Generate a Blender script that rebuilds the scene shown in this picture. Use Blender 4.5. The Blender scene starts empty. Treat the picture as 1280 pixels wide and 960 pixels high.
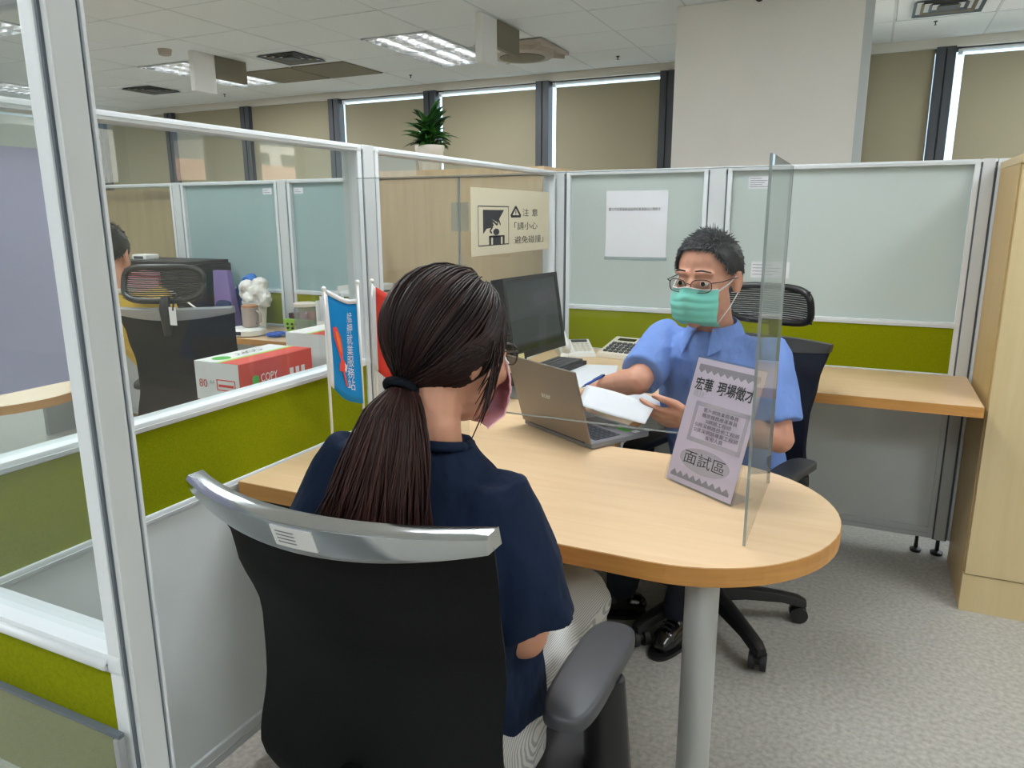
import bpy, bmesh, math, random
from mathutils import Vector, Matrix, noise
from math import sin, cos, pi, radians, sqrt

random.seed(7)
scene = bpy.context.scene
COL = scene.collection

# ------------------------------------------------------------------ camera
CAM_LOC = Vector((1.2759, -3.1996, 1.3403))
PITCH, YAW, ROLL = 0.2242, 0.4426, -0.0036
cam_data = bpy.data.cameras.new('camera')
cam_data.sensor_width = 36.0
cam_data.lens = 36.0 * 926.73 / 1280.0
cam_data.clip_start = 0.02
cam = bpy.data.objects.new('camera', cam_data)
COL.objects.link(cam)
_d = Vector((-sin(YAW) * cos(PITCH), cos(YAW) * cos(PITCH), -sin(PITCH)))
_r = Vector((cos(YAW), sin(YAW), 0))
_u = _r.cross(_d)
_r2 = _r * cos(ROLL) + _u * sin(ROLL)
_u2 = -_r * sin(ROLL) + _u * cos(ROLL)
cam.matrix_world = Matrix(((_r2.x, _u2.x, -_d.x, CAM_LOC.x), (_r2.y, _u2.y, -_d.y, CAM_LOC.y),
                           (_r2.z, _u2.z, -_d.z, CAM_LOC.z), (0, 0, 0, 1)))
scene.camera = cam

# ------------------------------------------------------------------ view, sky, sun
scene.view_settings.view_transform = 'Standard'
scene.view_settings.look = 'None'
scene.view_settings.gamma = 1.0
scene.view_settings.use_curve_mapping = False
scene.view_settings.exposure = 0.27
scene.cycles.use_denoising = True
scene.cycles.transparent_max_bounces = 24
scene.cycles.max_bounces = 10
scene.cycles.diffuse_bounces = 5
scene.cycles.sample_clamp_indirect = 6.0
scene.cycles.caustics_reflective = False
scene.cycles.caustics_refractive = False
world = bpy.data.worlds.new('sky')
world.use_nodes = True
scene.world = world
_bg = world.node_tree.nodes['Background']
_bg.inputs['Color'].default_value = (0.62, 0.82, 1.0, 1)
_bg.inputs['Strength'].default_value = 2.2

FIXTURE_POWER = 30.0      # watts of every ceiling fixture
TUBE_STRENGTH = 50.0

_sun = bpy.data.lights.new('sun', 'SUN')
_sun.energy = 55.0
_sun.angle = 0.01
_sun.color = (1.0, 0.96, 0.9)
sun = bpy.data.objects.new('sun', _sun)
COL.objects.link(sun)
sun.rotation_euler = Vector((0.75, 0.22, -0.62)).to_track_quat('-Z', 'Y').to_euler()

# ------------------------------------------------------------------ materials
def lin(h):
    h = h.lstrip('#')
    out = []
    for i in (0, 2, 4):
        v = int(h[i:i + 2], 16) / 255
        out.append(v / 12.92 if v <= 0.04045 else ((v + 0.055) / 1.055) ** 2.4)
    return (out[0], out[1], out[2], 1)

def mat(name, color, rough=0.5, metal=0.0, vary=0.0, vscale=30, bump=0.0, bscale=200, spec=0.5, stretch=None, coat=0.0,
        emit=None, estr=0.0, sss=0.0, color2=None, bdist=0.002):
    m = bpy.data.materials.new(name)
    m.use_nodes = True
    nt = m.node_tree
    b = nt.nodes['Principled BSDF']
    c = lin(color)
    b.inputs['Base Color'].default_value = c
    b.inputs['Roughness'].default_value = rough
    b.inputs['Metallic'].default_value = metal
    b.inputs['Specular IOR Level'].default_value = spec
    b.inputs['Coat Weight'].default_value = coat
    if sss:
        b.inputs['Subsurface Weight'].default_value = sss
        b.inputs['Subsurface Radius'].default_value = (0.012, 0.005, 0.003)
        b.inputs['Subsurface Scale'].default_value = 0.5
    if emit:
        b.inputs['Emission Color'].default_value = lin(emit)
        b.inputs['Emission Strength'].default_value = estr
    if vary or bump or color2:
        tc = nt.nodes.new('ShaderNodeTexCoord')
        mp = nt.nodes.new('ShaderNodeMapping')
        nt.links.new(tc.outputs['Object'], mp.inputs['Vector'])
        if stretch:
            mp.inputs['Scale'].default_value = stretch
    if vary or color2:
        n = nt.nodes.new('ShaderNodeTexNoise')
        n.inputs['Scale'].default_value = vscale
        n.inputs['Detail'].default_value = 6
        nt.links.new(mp.outputs[0], n.inputs['Vector'])
        r = nt.nodes.new('ShaderNodeValToRGB')
        r.color_ramp.elements[0].position = 0.32
        r.color_ramp.elements[1].position = 0.68
        c2 = lin(color2) if color2 else c
        r.color_ramp.elements[0].color = (c[0] * (1 - vary), c[1] * (1 - vary), c[2] * (1 - vary), 1)
        r.color_ramp.elements[1].color = (min(1, c2[0] * (1 + vary)), min(1, c2[1] * (1 + vary)), min(1, c2[2] * (1 + vary)), 1)
        nt.links.new(n.outputs['Fac'], r.inputs['Fac'])
        nt.links.new(r.outputs[0], b.inputs['Base Color'])
    if bump:
        n2 = nt.nodes.new('ShaderNodeTexNoise')
        n2.inputs['Scale'].default_value = bscale
        n2.inputs['Detail'].default_value = 3
        nt.links.new(mp.outputs[0], n2.inputs['Vector'])
        bp = nt.nodes.new('ShaderNodeBump')
        bp.inputs['Strength'].default_value = bump
        bp.inputs['Distance'].default_value = bdist
        nt.links.new(n2.outputs['Fac'], bp.inputs['Height'])
        nt.links.new(bp.outputs[0], b.inputs['Normal'])
    return m

def glass_mat(name, tint='#ffffff', refl=1.0, rough=0.0, haze=0.0, haze_col='#dfe8ea', ior=1.5):
    """clear sheet: straight-through light plus a Fresnel mirror image, optionally with some diffuse colour mixed in"""
    m = bpy.data.materials.new(name)
    m.use_nodes = True
    nt = m.node_tree
    nt.nodes.clear()
    out = nt.nodes.new('ShaderNodeOutputMaterial')
    tr = nt.nodes.new('ShaderNodeBsdfTransparent')
    tr.inputs['Color'].default_value = lin(tint)
    gl = nt.nodes.new('ShaderNodeBsdfGlossy')
    gl.inputs['Roughness'].default_value = rough
    fr = nt.nodes.new('ShaderNodeFresnel')
    fr.inputs['IOR'].default_value = ior
    mu = nt.nodes.new('ShaderNodeMath')
    mu.operation = 'MULTIPLY'
    mu.inputs[1].default_value = refl
    ge = nt.nodes.new('ShaderNodeNewGeometry')
    fm = nt.nodes.new('ShaderNodeMath')          # mirror image on the outer face only
    fm.operation = 'MULTIPLY_ADD'
    fm.inputs[1].default_value = -1.0
    fm.inputs[2].default_value = 1.0
    nt.links.new(ge.outputs['Backfacing'], fm.inputs[0])
    f2 = nt.nodes.new('ShaderNodeMath')
    f2.operation = 'MULTIPLY'
    nt.links.new(fr.outputs[0], f2.inputs[0])
    nt.links.new(fm.outputs[0], f2.inputs[1])
    nt.links.new(f2.outputs[0], mu.inputs[0])
    mx = nt.nodes.new('ShaderNodeMixShader')
    nt.links.new(mu.outputs[0], mx.inputs[0])
    base = tr
    if haze:
        df = nt.nodes.new('ShaderNodeBsdfDiffuse')
        df.inputs['Color'].default_value = lin(haze_col)
        m2 = nt.nodes.new('ShaderNodeMixShader')
        m2.inputs[0].default_value = haze
        nt.links.new(tr.outputs[0], m2.inputs[1])
        nt.links.new(df.outputs[0], m2.inputs[2])
        base = m2
    nt.links.new(base.outputs[0], mx.inputs[1])
    nt.links.new(gl.outputs[0], mx.inputs[2])
    nt.links.new(mx.outputs[0], out.inputs['Surface'])
    return m

def sheet_mat(name, color, trans=0.5, gloss=0.08, rough=0.35, vary=0.0):
    """translucent sheet (frosted film, blind cloth, paper)"""
    m = bpy.data.materials.new(name)
    m.use_nodes = True
    nt = m.node_tree
    nt.nodes.clear()
    out = nt.nodes.new('ShaderNodeOutputMaterial')
    df = nt.nodes.new('ShaderNodeBsdfDiffuse')
    tl = nt.nodes.new('ShaderNodeBsdfTranslucent')
    gl = nt.nodes.new('ShaderNodeBsdfGlossy')
    gl.inputs['Roughness'].default_value = rough
    for n in (df, tl):
        n.inputs['Color'].default_value = lin(color)
    if vary:
        tc = nt.nodes.new('ShaderNodeTexCoord')
        ns = nt.nodes.new('ShaderNodeTexNoise')
        ns.inputs['Scale'].default_value = 320
        nt.links.new(tc.outputs['Object'], ns.inputs['Vector'])
        r = nt.nodes.new('ShaderNodeValToRGB')
        c = lin(color)
        r.color_ramp.elements[0].color = (c[0] * (1 - vary), c[1] * (1 - vary), c[2] * (1 - vary), 1)
        r.color_ramp.elements[1].color = (min(1, c[0] * (1 + vary)), min(1, c[1] * (1 + vary)), min(1, c[2] * (1 + vary)), 1)
        nt.links.new(ns.outputs['Fac'], r.inputs['Fac'])
        nt.links.new(r.outputs[0], df.inputs['Color'])
        nt.links.new(r.outputs[0], tl.inputs['Color'])
    a = nt.nodes.new('ShaderNodeMixShader')
    a.inputs[0].default_value = trans
    nt.links.new(df.outputs[0], a.inputs[1])
    nt.links.new(tl.outputs[0], a.inputs[2])
    b = nt.nodes.new('ShaderNodeMixShader')
    b.inputs[0].default_value = gloss
    nt.links.new(a.outputs[0], b.inputs[1])
    nt.links.new(gl.outputs[0], b.inputs[2])
    nt.links.new(b.outputs[0], out.inputs['Surface'])
    return m

def wood_mat(name, c1, c2, stretch=(1, 14, 14), scale=3.0, rough=0.38, bump=0.02):
    m = bpy.data.materials.new(name)
    m.use_nodes = True
    nt = m.node_tree
    b = nt.nodes['Principled BSDF']
    b.inputs['Roughness'].default_value = rough
    tc = nt.nodes.new('ShaderNodeTexCoord')
    mp = nt.nodes.new('ShaderNodeMapping')
    mp.inputs['Scale'].default_value = stretch
    nt.links.new(tc.outputs['Object'], mp.inputs['Vector'])
    n = nt.nodes.new('ShaderNodeTexNoise')
    n.inputs['Scale'].default_value = scale
    n.inputs['Detail'].default_value = 9
    n.inputs['Roughness'].default_value = 0.62
    n.inputs['Distortion'].default_value = 0.6
    nt.links.new(mp.outputs[0], n.inputs['Vector'])
    r = nt.nodes.new('ShaderNodeValToRGB')
    r.color_ramp.elements[0].position = 0.3
    r.color_ramp.elements[1].position = 0.72
    r.color_ramp.elements[0].color = lin(c2)
    r.color_ramp.elements[1].color = lin(c1)
    nt.links.new(n.outputs['Fac'], r.inputs['Fac'])
    nt.links.new(r.outputs[0], b.inputs['Base Color'])
    bp = nt.nodes.new('ShaderNodeBump')
    bp.inputs['Strength'].default_value = bump
    bp.inputs['Distance'].default_value = 0.002
    nt.links.new(n.outputs['Fac'], bp.inputs['Height'])
    nt.links.new(bp.outputs[0], b.inputs['Normal'])
    return m

def stripe_mat(name, c1, c2, scale=120, axis='X', rough=0.85):
    m = bpy.data.materials.new(name)
    m.use_nodes = True
    nt = m.node_tree
    b = nt.nodes['Principled BSDF']
    b.inputs['Roughness'].default_value = rough
    tc = nt.nodes.new('ShaderNodeTexCoord')
    w = nt.nodes.new('ShaderNodeTexWave')
    w.bands_direction = axis
    w.inputs['Scale'].default_value = scale
    w.inputs['Distortion'].default_value = 0.4
    nt.links.new(tc.outputs['Object'], w.inputs['Vector'])
    r = nt.nodes.new('ShaderNodeValToRGB')
    r.color_ramp.elements[0].color = lin(c2)
    r.color_ramp.elements[1].color = lin(c1)
    r.color_ramp.elements[0].position = 0.25
    r.color_ramp.elements[1].position = 0.6
    nt.links.new(w.outputs['Fac'], r.inputs['Fac'])
    nt.links.new(r.outputs[0], b.inputs['Base Color'])
    return m

def hair_mat(name, dark, light, rough=0.38):
    m = bpy.data.materials.new(name)
    m.use_nodes = True
    nt = m.node_tree
    b = nt.nodes['Principled BSDF']
    b.inputs['Roughness'].default_value = rough
    b.inputs['Specular IOR Level'].default_value = 0.3
    at = nt.nodes.new('ShaderNodeAttribute')
    at.attribute_name = 'tint'
    r = nt.nodes.new('ShaderNodeValToRGB')
    r.color_ramp.elements[0].color = lin(dark)
    r.color_ramp.elements[1].color = lin(light)
    nt.links.new(at.outputs['Fac'], r.inputs['Fac'])
    nt.links.new(r.outputs[0], b.inputs['Base Color'])
    return m

M = {}
M['alu'] = mat('white aluminium', '#d3d9dc', 0.38, 0.0, spec=0.6)
M['alu_dark'] = mat('grey gasket', '#5b646c', 0.6)
M['alu_face'] = mat('light grey post face', '#c3c8c9', 0.45)
M['steel'] = mat('dark steel', '#2c2f33', 0.45, 0.6)
M['green'] = mat('olive green fabric', '#7c8405', 0.95, vary=0.10, vscale=260, bump=0.35, bscale=700, spec=0.1)
M['greypanel'] = mat('grey lower panel', '#d9dfe0', 0.5, vary=0.03, vscale=6, bump=0.12, bscale=60)
M['clear'] = glass_mat('clear glass', '#f7faf9', 0.9, haze=0.02)
M['acrylic'] = glass_mat('clear acrylic', '#f9fafa', 0.7, haze=0.012)
M['acrylic_edge'] = glass_mat('acrylic edge', '#c6cece', 1.0, haze=0.30, haze_col='#cfd6d6')
M['frost'] = sheet_mat('frosted glass', '#d4dedb', 0.48, 0.05, 0.35)
M['frost_blue'] = sheet_mat('frosted glass bluish', '#b5cccd', 0.48, 0.05, 0.35)
M['floor'] = mat('grey speckled floor', '#9a9890', 0.5, vary=0.06, vscale=70, bump=0.04, bscale=300, color2='#aeaca5')
M['maple'] = wood_mat('light maple laminate', '#dcc09b', '#d2b28a', (1.6, 22, 22), 1.6, 0.34)
M['maple_edge'] = wood_mat('maple edge band', '#c8924e', '#b67f3e', (2, 2, 30), 3, 0.4)
M['cab'] = wood_mat('pale beech laminate', '#cfbd93', '#c6b285', (18, 18, 1.2), 1.6, 0.42)
M['cab_side'] = wood_mat('beech side laminate', '#c3a873', '#b99c66', (18, 18, 1.2), 1.6, 0.42)
M['cab_tan'] = wood_mat('tan beech laminate', '#c4ab86', '#b49a75', (16, 16, 1.0), 1.6, 0.42)
M['ceil'] = mat('ceiling tile', '#e3e8e8', 0.9, vary=0.03, vscale=120, bump=0.1, bscale=150, spec=0.1)
M['ceil_bar'] = mat('ceiling grid bar', '#c9cfcf', 0.7)
M['wall'] = mat('wall paint', '#d4cfc3', 0.8)
M['pillar'] = mat('pillar paint', '#efebe5', 0.75, vary=0.012, vscale=4)
M['mullion'] = mat('dark window mullion', '#3d4146', 0.5)
M['blind'] = sheet_mat('beige roller blind', '#a8a087', 0.22, 0.02, 0.6, vary=0.06)
M['taupe'] = mat('taupe metal', '#77715f', 0.6)
M['taupe_l'] = mat('light taupe plastic', '#b0a79a', 0.6)
M['white'] = mat('white plastic', '#e2e2de', 0.4)
M['offwhite'] = mat('off-white plastic', '#d6d0c0', 0.45)
M['paper'] = sheet_mat('white paper', '#eceef2', 0.25, 0.0)
M['cream'] = sheet_mat('cream paper', '#e6dfc6', 0.2, 0.0)
M['lilac'] = sheet_mat('lilac paper', '#dccfe0', 0.2, 0.0)
M['purple'] = mat('purple poster', '#c6bbde', 0.7, vary=0.03, vscale=3)
M['ink'] = mat('black ink', '#1d1d20', 0.7)
M['ink_grey'] = mat('grey ink', '#8d8791', 0.7)
M['ink_lgrey'] = mat('light grey ink', '#b3aab6', 0.7)
M['black'] = mat('black plastic', '#141416', 0.42)
M['black_matte'] = mat('black matte plastic', '#202023', 0.5, vary=0.05, vscale=40)
M['grey_plastic'] = mat('dark grey plastic', '#4a4c50', 0.5)
M['mesh_black'] = mat('black woven mesh', '#0c0d0f', 0.8, bump=0.5, bscale=420, stretch=(1, 1, 6), spec=0.25)
M['mesh_navy'] = mat('dark navy mesh', '#0e131f', 0.8, bump=0.5, bscale=420, spec=0.25)
M['chrome'] = mat('polished chrome', '#c9cdd1', 0.13, 1.0)
M['silver'] = mat('silver paint', '#9b9fa1', 0.4, 0.35)
M['tube_steel'] = mat('brushed steel leg', '#b4b6b5', 0.4, 0.2)
M['lamp'] = mat('fluorescent tube', '#ffffff', 0.4, emit='#f2f7ff', estr=TUBE_STRENGTH)
M['louver'] = mat('louver metal', '#f2f4f5', 0.4)
M['skin_m'] = mat('tan skin', '#cb937a', 0.5, vary=0.06, vscale=30, sss=0.12)
M['skin_w'] = mat('light skin', '#cf977b', 0.5, vary=0.05, vscale=30, sss=0.12)
M['shirt'] = mat('blue shirt cotton', '#7492d2', 0.85, vary=0.02, vscale=420, bump=0.6, bscale=14, bdist=0.02, stretch=(1.2, 1, 0.6), spec=0.2)
M['shirt_d'] = mat('blue shirt seam', '#6482c2', 0.85, spec=0.2)
M['tee'] = mat('navy cotton', '#16233a', 0.85, vary=0.06, vscale=8, bump=0.9, bscale=11, bdist=0.03, stretch=(1.2, 1, 0.55), spec=0.18)
M['trouser'] = mat('dark navy trouser', '#1b2130', 0.85)
M['pants'] = stripe_mat('grey striped cotton', '#d0d0cc', '#a0a2a4', 150, 'X')
M['shoe'] = mat('black leather', '#0b0b0c', 0.22, coat=0.4)
M['mask_g'] = mat('mint mask cloth', '#7fd6c8', 0.85, bump=0.1, bscale=400, spec=0.15)
M['mask_p'] = mat('pink mask cloth', '#f2bccb', 0.85, spec=0.15)
M['ear_loop'] = mat('white elastic', '#e8e8e8', 0.8)
M['hair_w'] = hair_mat('dark brown hair', '#150d0d', '#4c2c25', 0.48)
M['hair_m'] = hair_mat('grey black hair', '#191a1d', '#5c5f62', 0.5)
M['hair_b'] = hair_mat('black hair', '#0a0a0b', '#232325', 0.42)
M['eye_white'] = mat('eye white', '#ded8d2', 0.25)
M['iris'] = mat('dark iris', '#1d120c', 0.2)
M['lens'] = glass_mat('spectacle lens', '#f4f4f4', 0.8)
M['frame_dark'] = mat('dark spectacle frame', '#3a2c28', 0.35, 0.4)
M['laptop'] = mat('bronze grey laptop lid', '#82766c', 0.38, 0.35, vary=0.03, vscale=300)
M['laptop_b'] = mat('grey laptop base', '#7d7f86', 0.4, 0.4)
M['key_dark'] = mat('dark keycap', '#2b3038', 0.5)
M['screen'] = mat('dark display glass', '#1a1f22', 0.08, spec=0.8)
M['yellow_note'] = mat('yellow sticky note', '#e7df9d', 0.8)
M['blue_pen'] = mat('blue pen plastic', '#1f4fae', 0.3)
M['flag_b'] = sheet_mat('blue flag cloth', '#1d8fd0', 0.25, 0.02)
M['flag_r'] = sheet_mat('red flag cloth', '#e0483c', 0.25, 0.02)
M['flag_w'] = sheet_mat('white flag cloth', '#e9e9ea', 0.25, 0.02)
M['orange'] = mat('orange print', '#e4763a', 0.7)
M['red_print'] = mat('red print', '#d8453a', 0.7)
M['carton_r'] = mat('red carton print', '#c94438', 0.6, vary=0.04, vscale=10)
M['carton_w'] = mat('white carton print', '#dbdcda', 0.6)
M['lime'] = mat('lime green plastic', '#93c83a', 0.5)
M['leafgreen'] = mat('green print', '#4aa83c', 0.6)
M['leaf'] = mat('glossy green leaf', '#285f1c', 0.4, vary=0.3, vscale=14, spec=0.5)
M['leaf2'] = mat('dark green leaf', '#183f14', 0.4, vary=0.3, vscale=14, spec=0.5)
M['soil'] = mat('soil', '#3a2c20', 0.95)
M['pot'] = mat('white ceramic', '#dcdad3', 0.3)
M['yellow'] = mat('yellow cotton', '#dcb74c', 0.85, vary=0.06, vscale=60)
M['blue_bag'] = mat('blue nylon', '#1f63ad', 0.6, vary=0.15, vscale=20)
M['purple_pouch'] = mat('purple card', '#7f6aa0', 0.7)
M['teal'] = mat('bright blue plastic', '#35b5dd', 0.35)
M['pinkpaper'] = mat('pink paper', '#dfa3ad', 0.8)
M['maroon'] = mat('red folder', '#b03540', 0.7)
M['clear_plastic'] = glass_mat('clear plastic', '#e6ecec', 0.9, haze=0.12)
M['bag_plastic'] = mat('white crumpled plastic', '#d8d6d0', 0.45, bump=0.6, bscale=40)
M['navyblue'] = mat('dark blue cloth', '#16264a', 0.9)
M['brown'] = mat('brown cardboard', '#a5744e', 0.8)
M['carpet_dark'] = mat('dark carpet', '#3c3630', 0.95)
M['bld_w'] = mat('pale building wall', '#d9d6cf', 0.9)
M['bld_p'] = mat('pinkish building wall', '#c79f8b', 0.9)
M['bld_d'] = mat('dark building window', '#51585e', 0.4)
M['tag'] = mat('white tag', '#e8e8e8', 0.6)

# ------------------------------------------------------------------ object helpers
def link(o, parent=None):
    COL.objects.link(o)
    if parent is not None:
        o.parent = parent
    return o

def thing(name, label, cat, loc=(0, 0, 0), rotz=0.0, group=None, kind=None):
    o = bpy.data.objects.new(name, None)
    o.empty_display_size = 0.05
    COL.objects.link(o)
    o.location = loc
    o.rotation_euler = (0, 0, rotz)
    o['label'] = label
    o['category'] = cat
    if group:
        o['group'] = group
    if kind:
        o['kind'] = kind
    return o

def tag(o, label, cat, group=None):
    o['label'] = label
    o['category'] = cat
    if group:
        o['group'] = group
    return o

def basis(o):
    return Matrix.LocRotScale(o.location, o.rotation_euler, o.scale)

class MB:
    """collects shapes; build() links them as ONE mesh object"""
    def __init__(self):
        self.bm = bmesh.new()

    def box(self, a, b, mi=0):
        x0, y0, z0 = (min(a[i], b[i]) for i in range(3))
        x1, y1, z1 = (max(a[i], b[i]) for i in range(3))
        v = [self.bm.verts.new(p) for p in ((x0, y0, z0), (x1, y0, z0), (x1, y1, z0), (x0, y1, z0),
                                            (x0, y0, z1), (x1, y0, z1), (x1, y1, z1), (x0, y1, z1))]
        for f in ((3, 2, 1, 0), (4, 5, 6, 7), (0, 1, 5, 4), (1, 2, 6, 5), (2, 3, 7, 6), (3, 0, 4, 7)):
            fc = self.bm.faces.new([v[i] for i in f])
            fc.material_index = mi
        return self

    def obox(self, mtx, a, b):
        n0 = len(self.bm.verts)
        self.box(a, b)
        self.bm.verts.ensure_lookup_table()
        for v in self.bm.verts[n0:]:
            v.co = mtx @ v.co
        return self

    def loft(self, rings, cap=True, closed=True, mi=0):
        """rings: lists of points, all of one length"""
        R = [[self.bm.verts.new(p) for p in ring] for ring in rings]
        n = len(R[0])
        for i in range(len(R) - 1):
            for j in range(n if closed else n - 1):
                k = (j + 1) % n
                f = self.bm.faces.new((R[i][j], R[i][k], R[i + 1][k], R[i + 1][j]))
                f.material_index = mi
        if cap and closed:
            f = self.bm.faces.new(list(reversed(R[0]))); f.material_index = mi
            f = self.bm.faces.new(R[-1]); f.material_index = mi
        return self

    def prism(self, poly, z0, z1):
        """poly: (x, y) counter-clockwise"""
        return self.loft([[(x, y, z0) for x, y in poly], [(x, y, z1) for x, y in poly]])

    def cyl(self, p0, p1, r0, r1=None, seg=16):
        return self.tube([p0, p1], [r0, r0 if r1 is None else r1], seg)

    def tube(self, pts, radii, seg=8, flat=None):
        pts = [Vector(p) for p in pts]
        if not isinstance(radii, (list, tuple)):
            radii = [radii] * len(pts)
        rings = []
        prev = None
        for i, p in enumerate(pts):
            t = (pts[min(i + 1, len(pts) - 1)] - pts[max(i - 1, 0)])
            if t.length < 1e-9:
                t = Vector((0, 0, 1))
            t.normalize()
            if prev is None:
                ref = Vector((0, 0, 1)) if abs(t.z) < 0.9 else Vector((1, 0, 0))
                a = t.cross(ref).normalized()
            else:
                a = (prev - t * prev.dot(t))
                if a.length < 1e-6:
                    a = t.orthogonal()
                a.normalize()
            b = t.cross(a)
            prev = a
            r = radii[i]
            rings.append([p + a * (cos(2 * pi * k / seg) * r) + b * (sin(2 * pi * k / seg) * r * (flat or 1)) for k in range(seg)])
        return self.loft(rings)

    def lathe(self, prof, c=(0, 0, 0), seg=24):
        """prof: (radius, z) from bottom to top"""
        c = Vector(c)
        rings = [[c + Vector((max(r, 1e-4) * cos(2 * pi * k / seg), max(r, 1e-4) * sin(2 * pi * k / seg), z)) for k in range(seg)] for r, z in prof]
        return self.loft(rings)

    def ell(self, c, r, rot=None, seg=16, rg=10):
        c = Vector(c)
        rings = []
        for i in range(rg + 1):
            th = -pi / 2 + pi * i / rg
            rr = max(cos(th), 0.02)
            ring = []
            for k in range(seg):
                p = Vector((r[0] * rr * cos(2 * pi * k / seg), r[1] * rr * sin(2 * pi * k / seg), r[2] * sin(th)))
                ring.append(c + (rot @ p if rot is not None else p))
            rings.append(ring)
        return self.loft(rings)

    def cap(self, p0, p1, r0, r1=None, seg=12):
        """tapered capsule"""
        r1 = r0 if r1 is None else r1
        p0, p1 = Vector(p0), Vector(p1)
        t = (p1 - p0)
        L = t.length
        t = t.normalized() if L > 1e-9 else Vector((0, 0, 1))
        a = t.orthogonal().normalized()
        b = t.cross(a)
        rings = []
        def ring(c, r):
            r = max(r, 1e-4)
            rings.append([c + a * (r * cos(2 * pi * k / seg)) + b * (r * sin(2 * pi * k / seg)) for k in range(seg)])
        for q in (-80, -50, -20):
            ring(p0 + t * (r0 * sin(radians(q))), r0 * cos(radians(q)))
        for q in (20, 50, 80):
            ring(p1 + t * (r1 * sin(radians(q))), r1 * cos(radians(q)))
        return self.loft(rings)

    def chain(self, pts, radii, seg=12):
        for i in range(len(pts) - 1):
            self.cap(pts[i], pts[i + 1], radii[i], radii[i + 1], seg)
        return self

    def grid(self, fn, nu, nv, thick=0.0, mi=0):
        """surface fn(u, v) -> point, u and v in 0..1, with real thickness along the normal"""
        P = [[Vector(fn(i / nu, j / nv)) for j in range(nv + 1)] for i in range(nu + 1)]
        N = [[None] * (nv + 1) for _ in range(nu + 1)]
        for i in range(nu + 1):
            for j in range(nv + 1):
                du = P[min(i + 1, nu)][j] - P[max(i - 1, 0)][j]
                dv = P[i][min(j + 1, nv)] - P[i][max(j - 1, 0)]
                n = du.cross(dv)
                N[i][j] = n.normalized() if n.length > 1e-12 else Vector((0, 0, 1))
        A = [[self.bm.verts.new(P[i][j]) for j in range(nv + 1)] for i in range(nu + 1)]
        def quad(a, b, c, d):
            f = self.bm.faces.new((a, b, c, d)); f.material_index = mi
        for i in range(nu):
            for j in range(nv):
                quad(A[i][j], A[i + 1][j], A[i + 1][j + 1], A[i][j + 1])
        if thick:
            B = [[self.bm.verts.new(P[i][j] - N[i][j] * thick) for j in range(nv + 1)] for i in range(nu + 1)]
            for i in range(nu):
                for j in range(nv):
                    quad(B[i][j + 1], B[i + 1][j + 1], B[i + 1][j], B[i][j])
            for i in range(nu):
                quad(A[i + 1][0], A[i][0], B[i][0], B[i + 1][0])
                quad(A[i][nv], A[i + 1][nv], B[i + 1][nv], B[i][nv])
            for j in range(nv):
                quad(A[0][j], A[0][j + 1], B[0][j + 1], B[0][j])
                quad(A[nu][j + 1], A[nu][j], B[nu][j], B[nu][j + 1])
        return self

    def poly(self, pts):
        self.bm.faces.new([self.bm.verts.new(p) for p in pts])
        return self

    def apply(self, mtx):
        for v in self.bm.verts:
            v.co = mtx @ v.co
        return self

    def bevel(self, w=0.003, seg=2):
        bmesh.ops.bevel(self.bm, geom=list(self.bm.edges), offset=w, segments=seg, profile=0.7, affect='EDGES', clamp_overlap=True)
        return self

    def build(self, name, m, parent=None, world=False, smooth=False, bevel=None, recalc=True):
        if bevel:
            self.bevel(bevel)
        if recalc:
            bmesh.ops.recalc_face_normals(self.bm, faces=self.bm.faces)
        me = bpy.data.meshes.new(name)
        self.bm.to_mesh(me)
        self.bm.free()
        return finish(name, me, m, parent, world, smooth)

def finish(name, me, m, parent=None, world=False, smooth=False):
    for k in (m if isinstance(m, (list, tuple)) else [m]):
        me.materials.append(k)
    if smooth is True:
        for p in me.polygons:
            p.use_smooth = True
    elif smooth:
        for p in me.polygons:
            p.use_smooth = True
        me.set_sharp_from_angle(angle=radians(smooth))
    o = bpy.data.objects.new(name, me)
    COL.objects.link(o)
    if parent is not None:
        o.parent = parent
        if world:
            o.matrix_parent_inverse = root_world(parent).inverted()
    return o

def root_world(o):
    m = basis(o)
    while o.parent is not None:
        m = basis(o.parent) @ o.matrix_parent_inverse @ m
        o = o.parent
    return m

def copy_tree(o, parent=None):
    c = o.copy()
    COL.objects.link(c)
    if parent is not None:
        c.parent = parent
    for ch in list(o.children):
        copy_tree(ch, c)
    return c

def blob(mb, voxel=0.008, smooth=4, factor=0.5):
    """one continuous skin round everything collected in mb -> mesh"""
    bmesh.ops.recalc_face_normals(mb.bm, faces=mb.bm.faces)
    me = bpy.data.meshes.new('tmp')
    mb.bm.to_mesh(me)
    mb.bm.free()
    o = bpy.data.objects.new('tmp', me)
    COL.objects.link(o)
    r = o.modifiers.new('r', 'REMESH')
    r.mode = 'VOXEL'
    r.voxel_size = voxel
    s = o.modifiers.new('s', 'SMOOTH')
    s.factor = factor
    s.iterations = smooth
    dg = bpy.context.evaluated_depsgraph_get()
    dg.update()
    out = bpy.data.meshes.new_from_object(o.evaluated_get(dg))
    bpy.data.objects.remove(o)
    bpy.data.meshes.remove(me)
    out.materials.clear()
    return out

def wrinkle(me, amp=0.004, scale=9.0, squash=(1, 1, 0.45), seed=0.0, sharp=True):
    ns = [v.normal.copy() for v in me.vertices]
    for v, n in zip(me.vertices, ns):
        p = Vector((v.co.x * squash[0], v.co.y * squash[1], v.co.z * squash[2])) * scale + Vector((seed, seed * 1.7, 0))
        w = noise.noise(p) + 0.5 * noise.noise(p * 2.1)
        if sharp:
            w = 0.5 - abs(w) * 1.6
        v.co += n * (amp * w)
    return me

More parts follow.
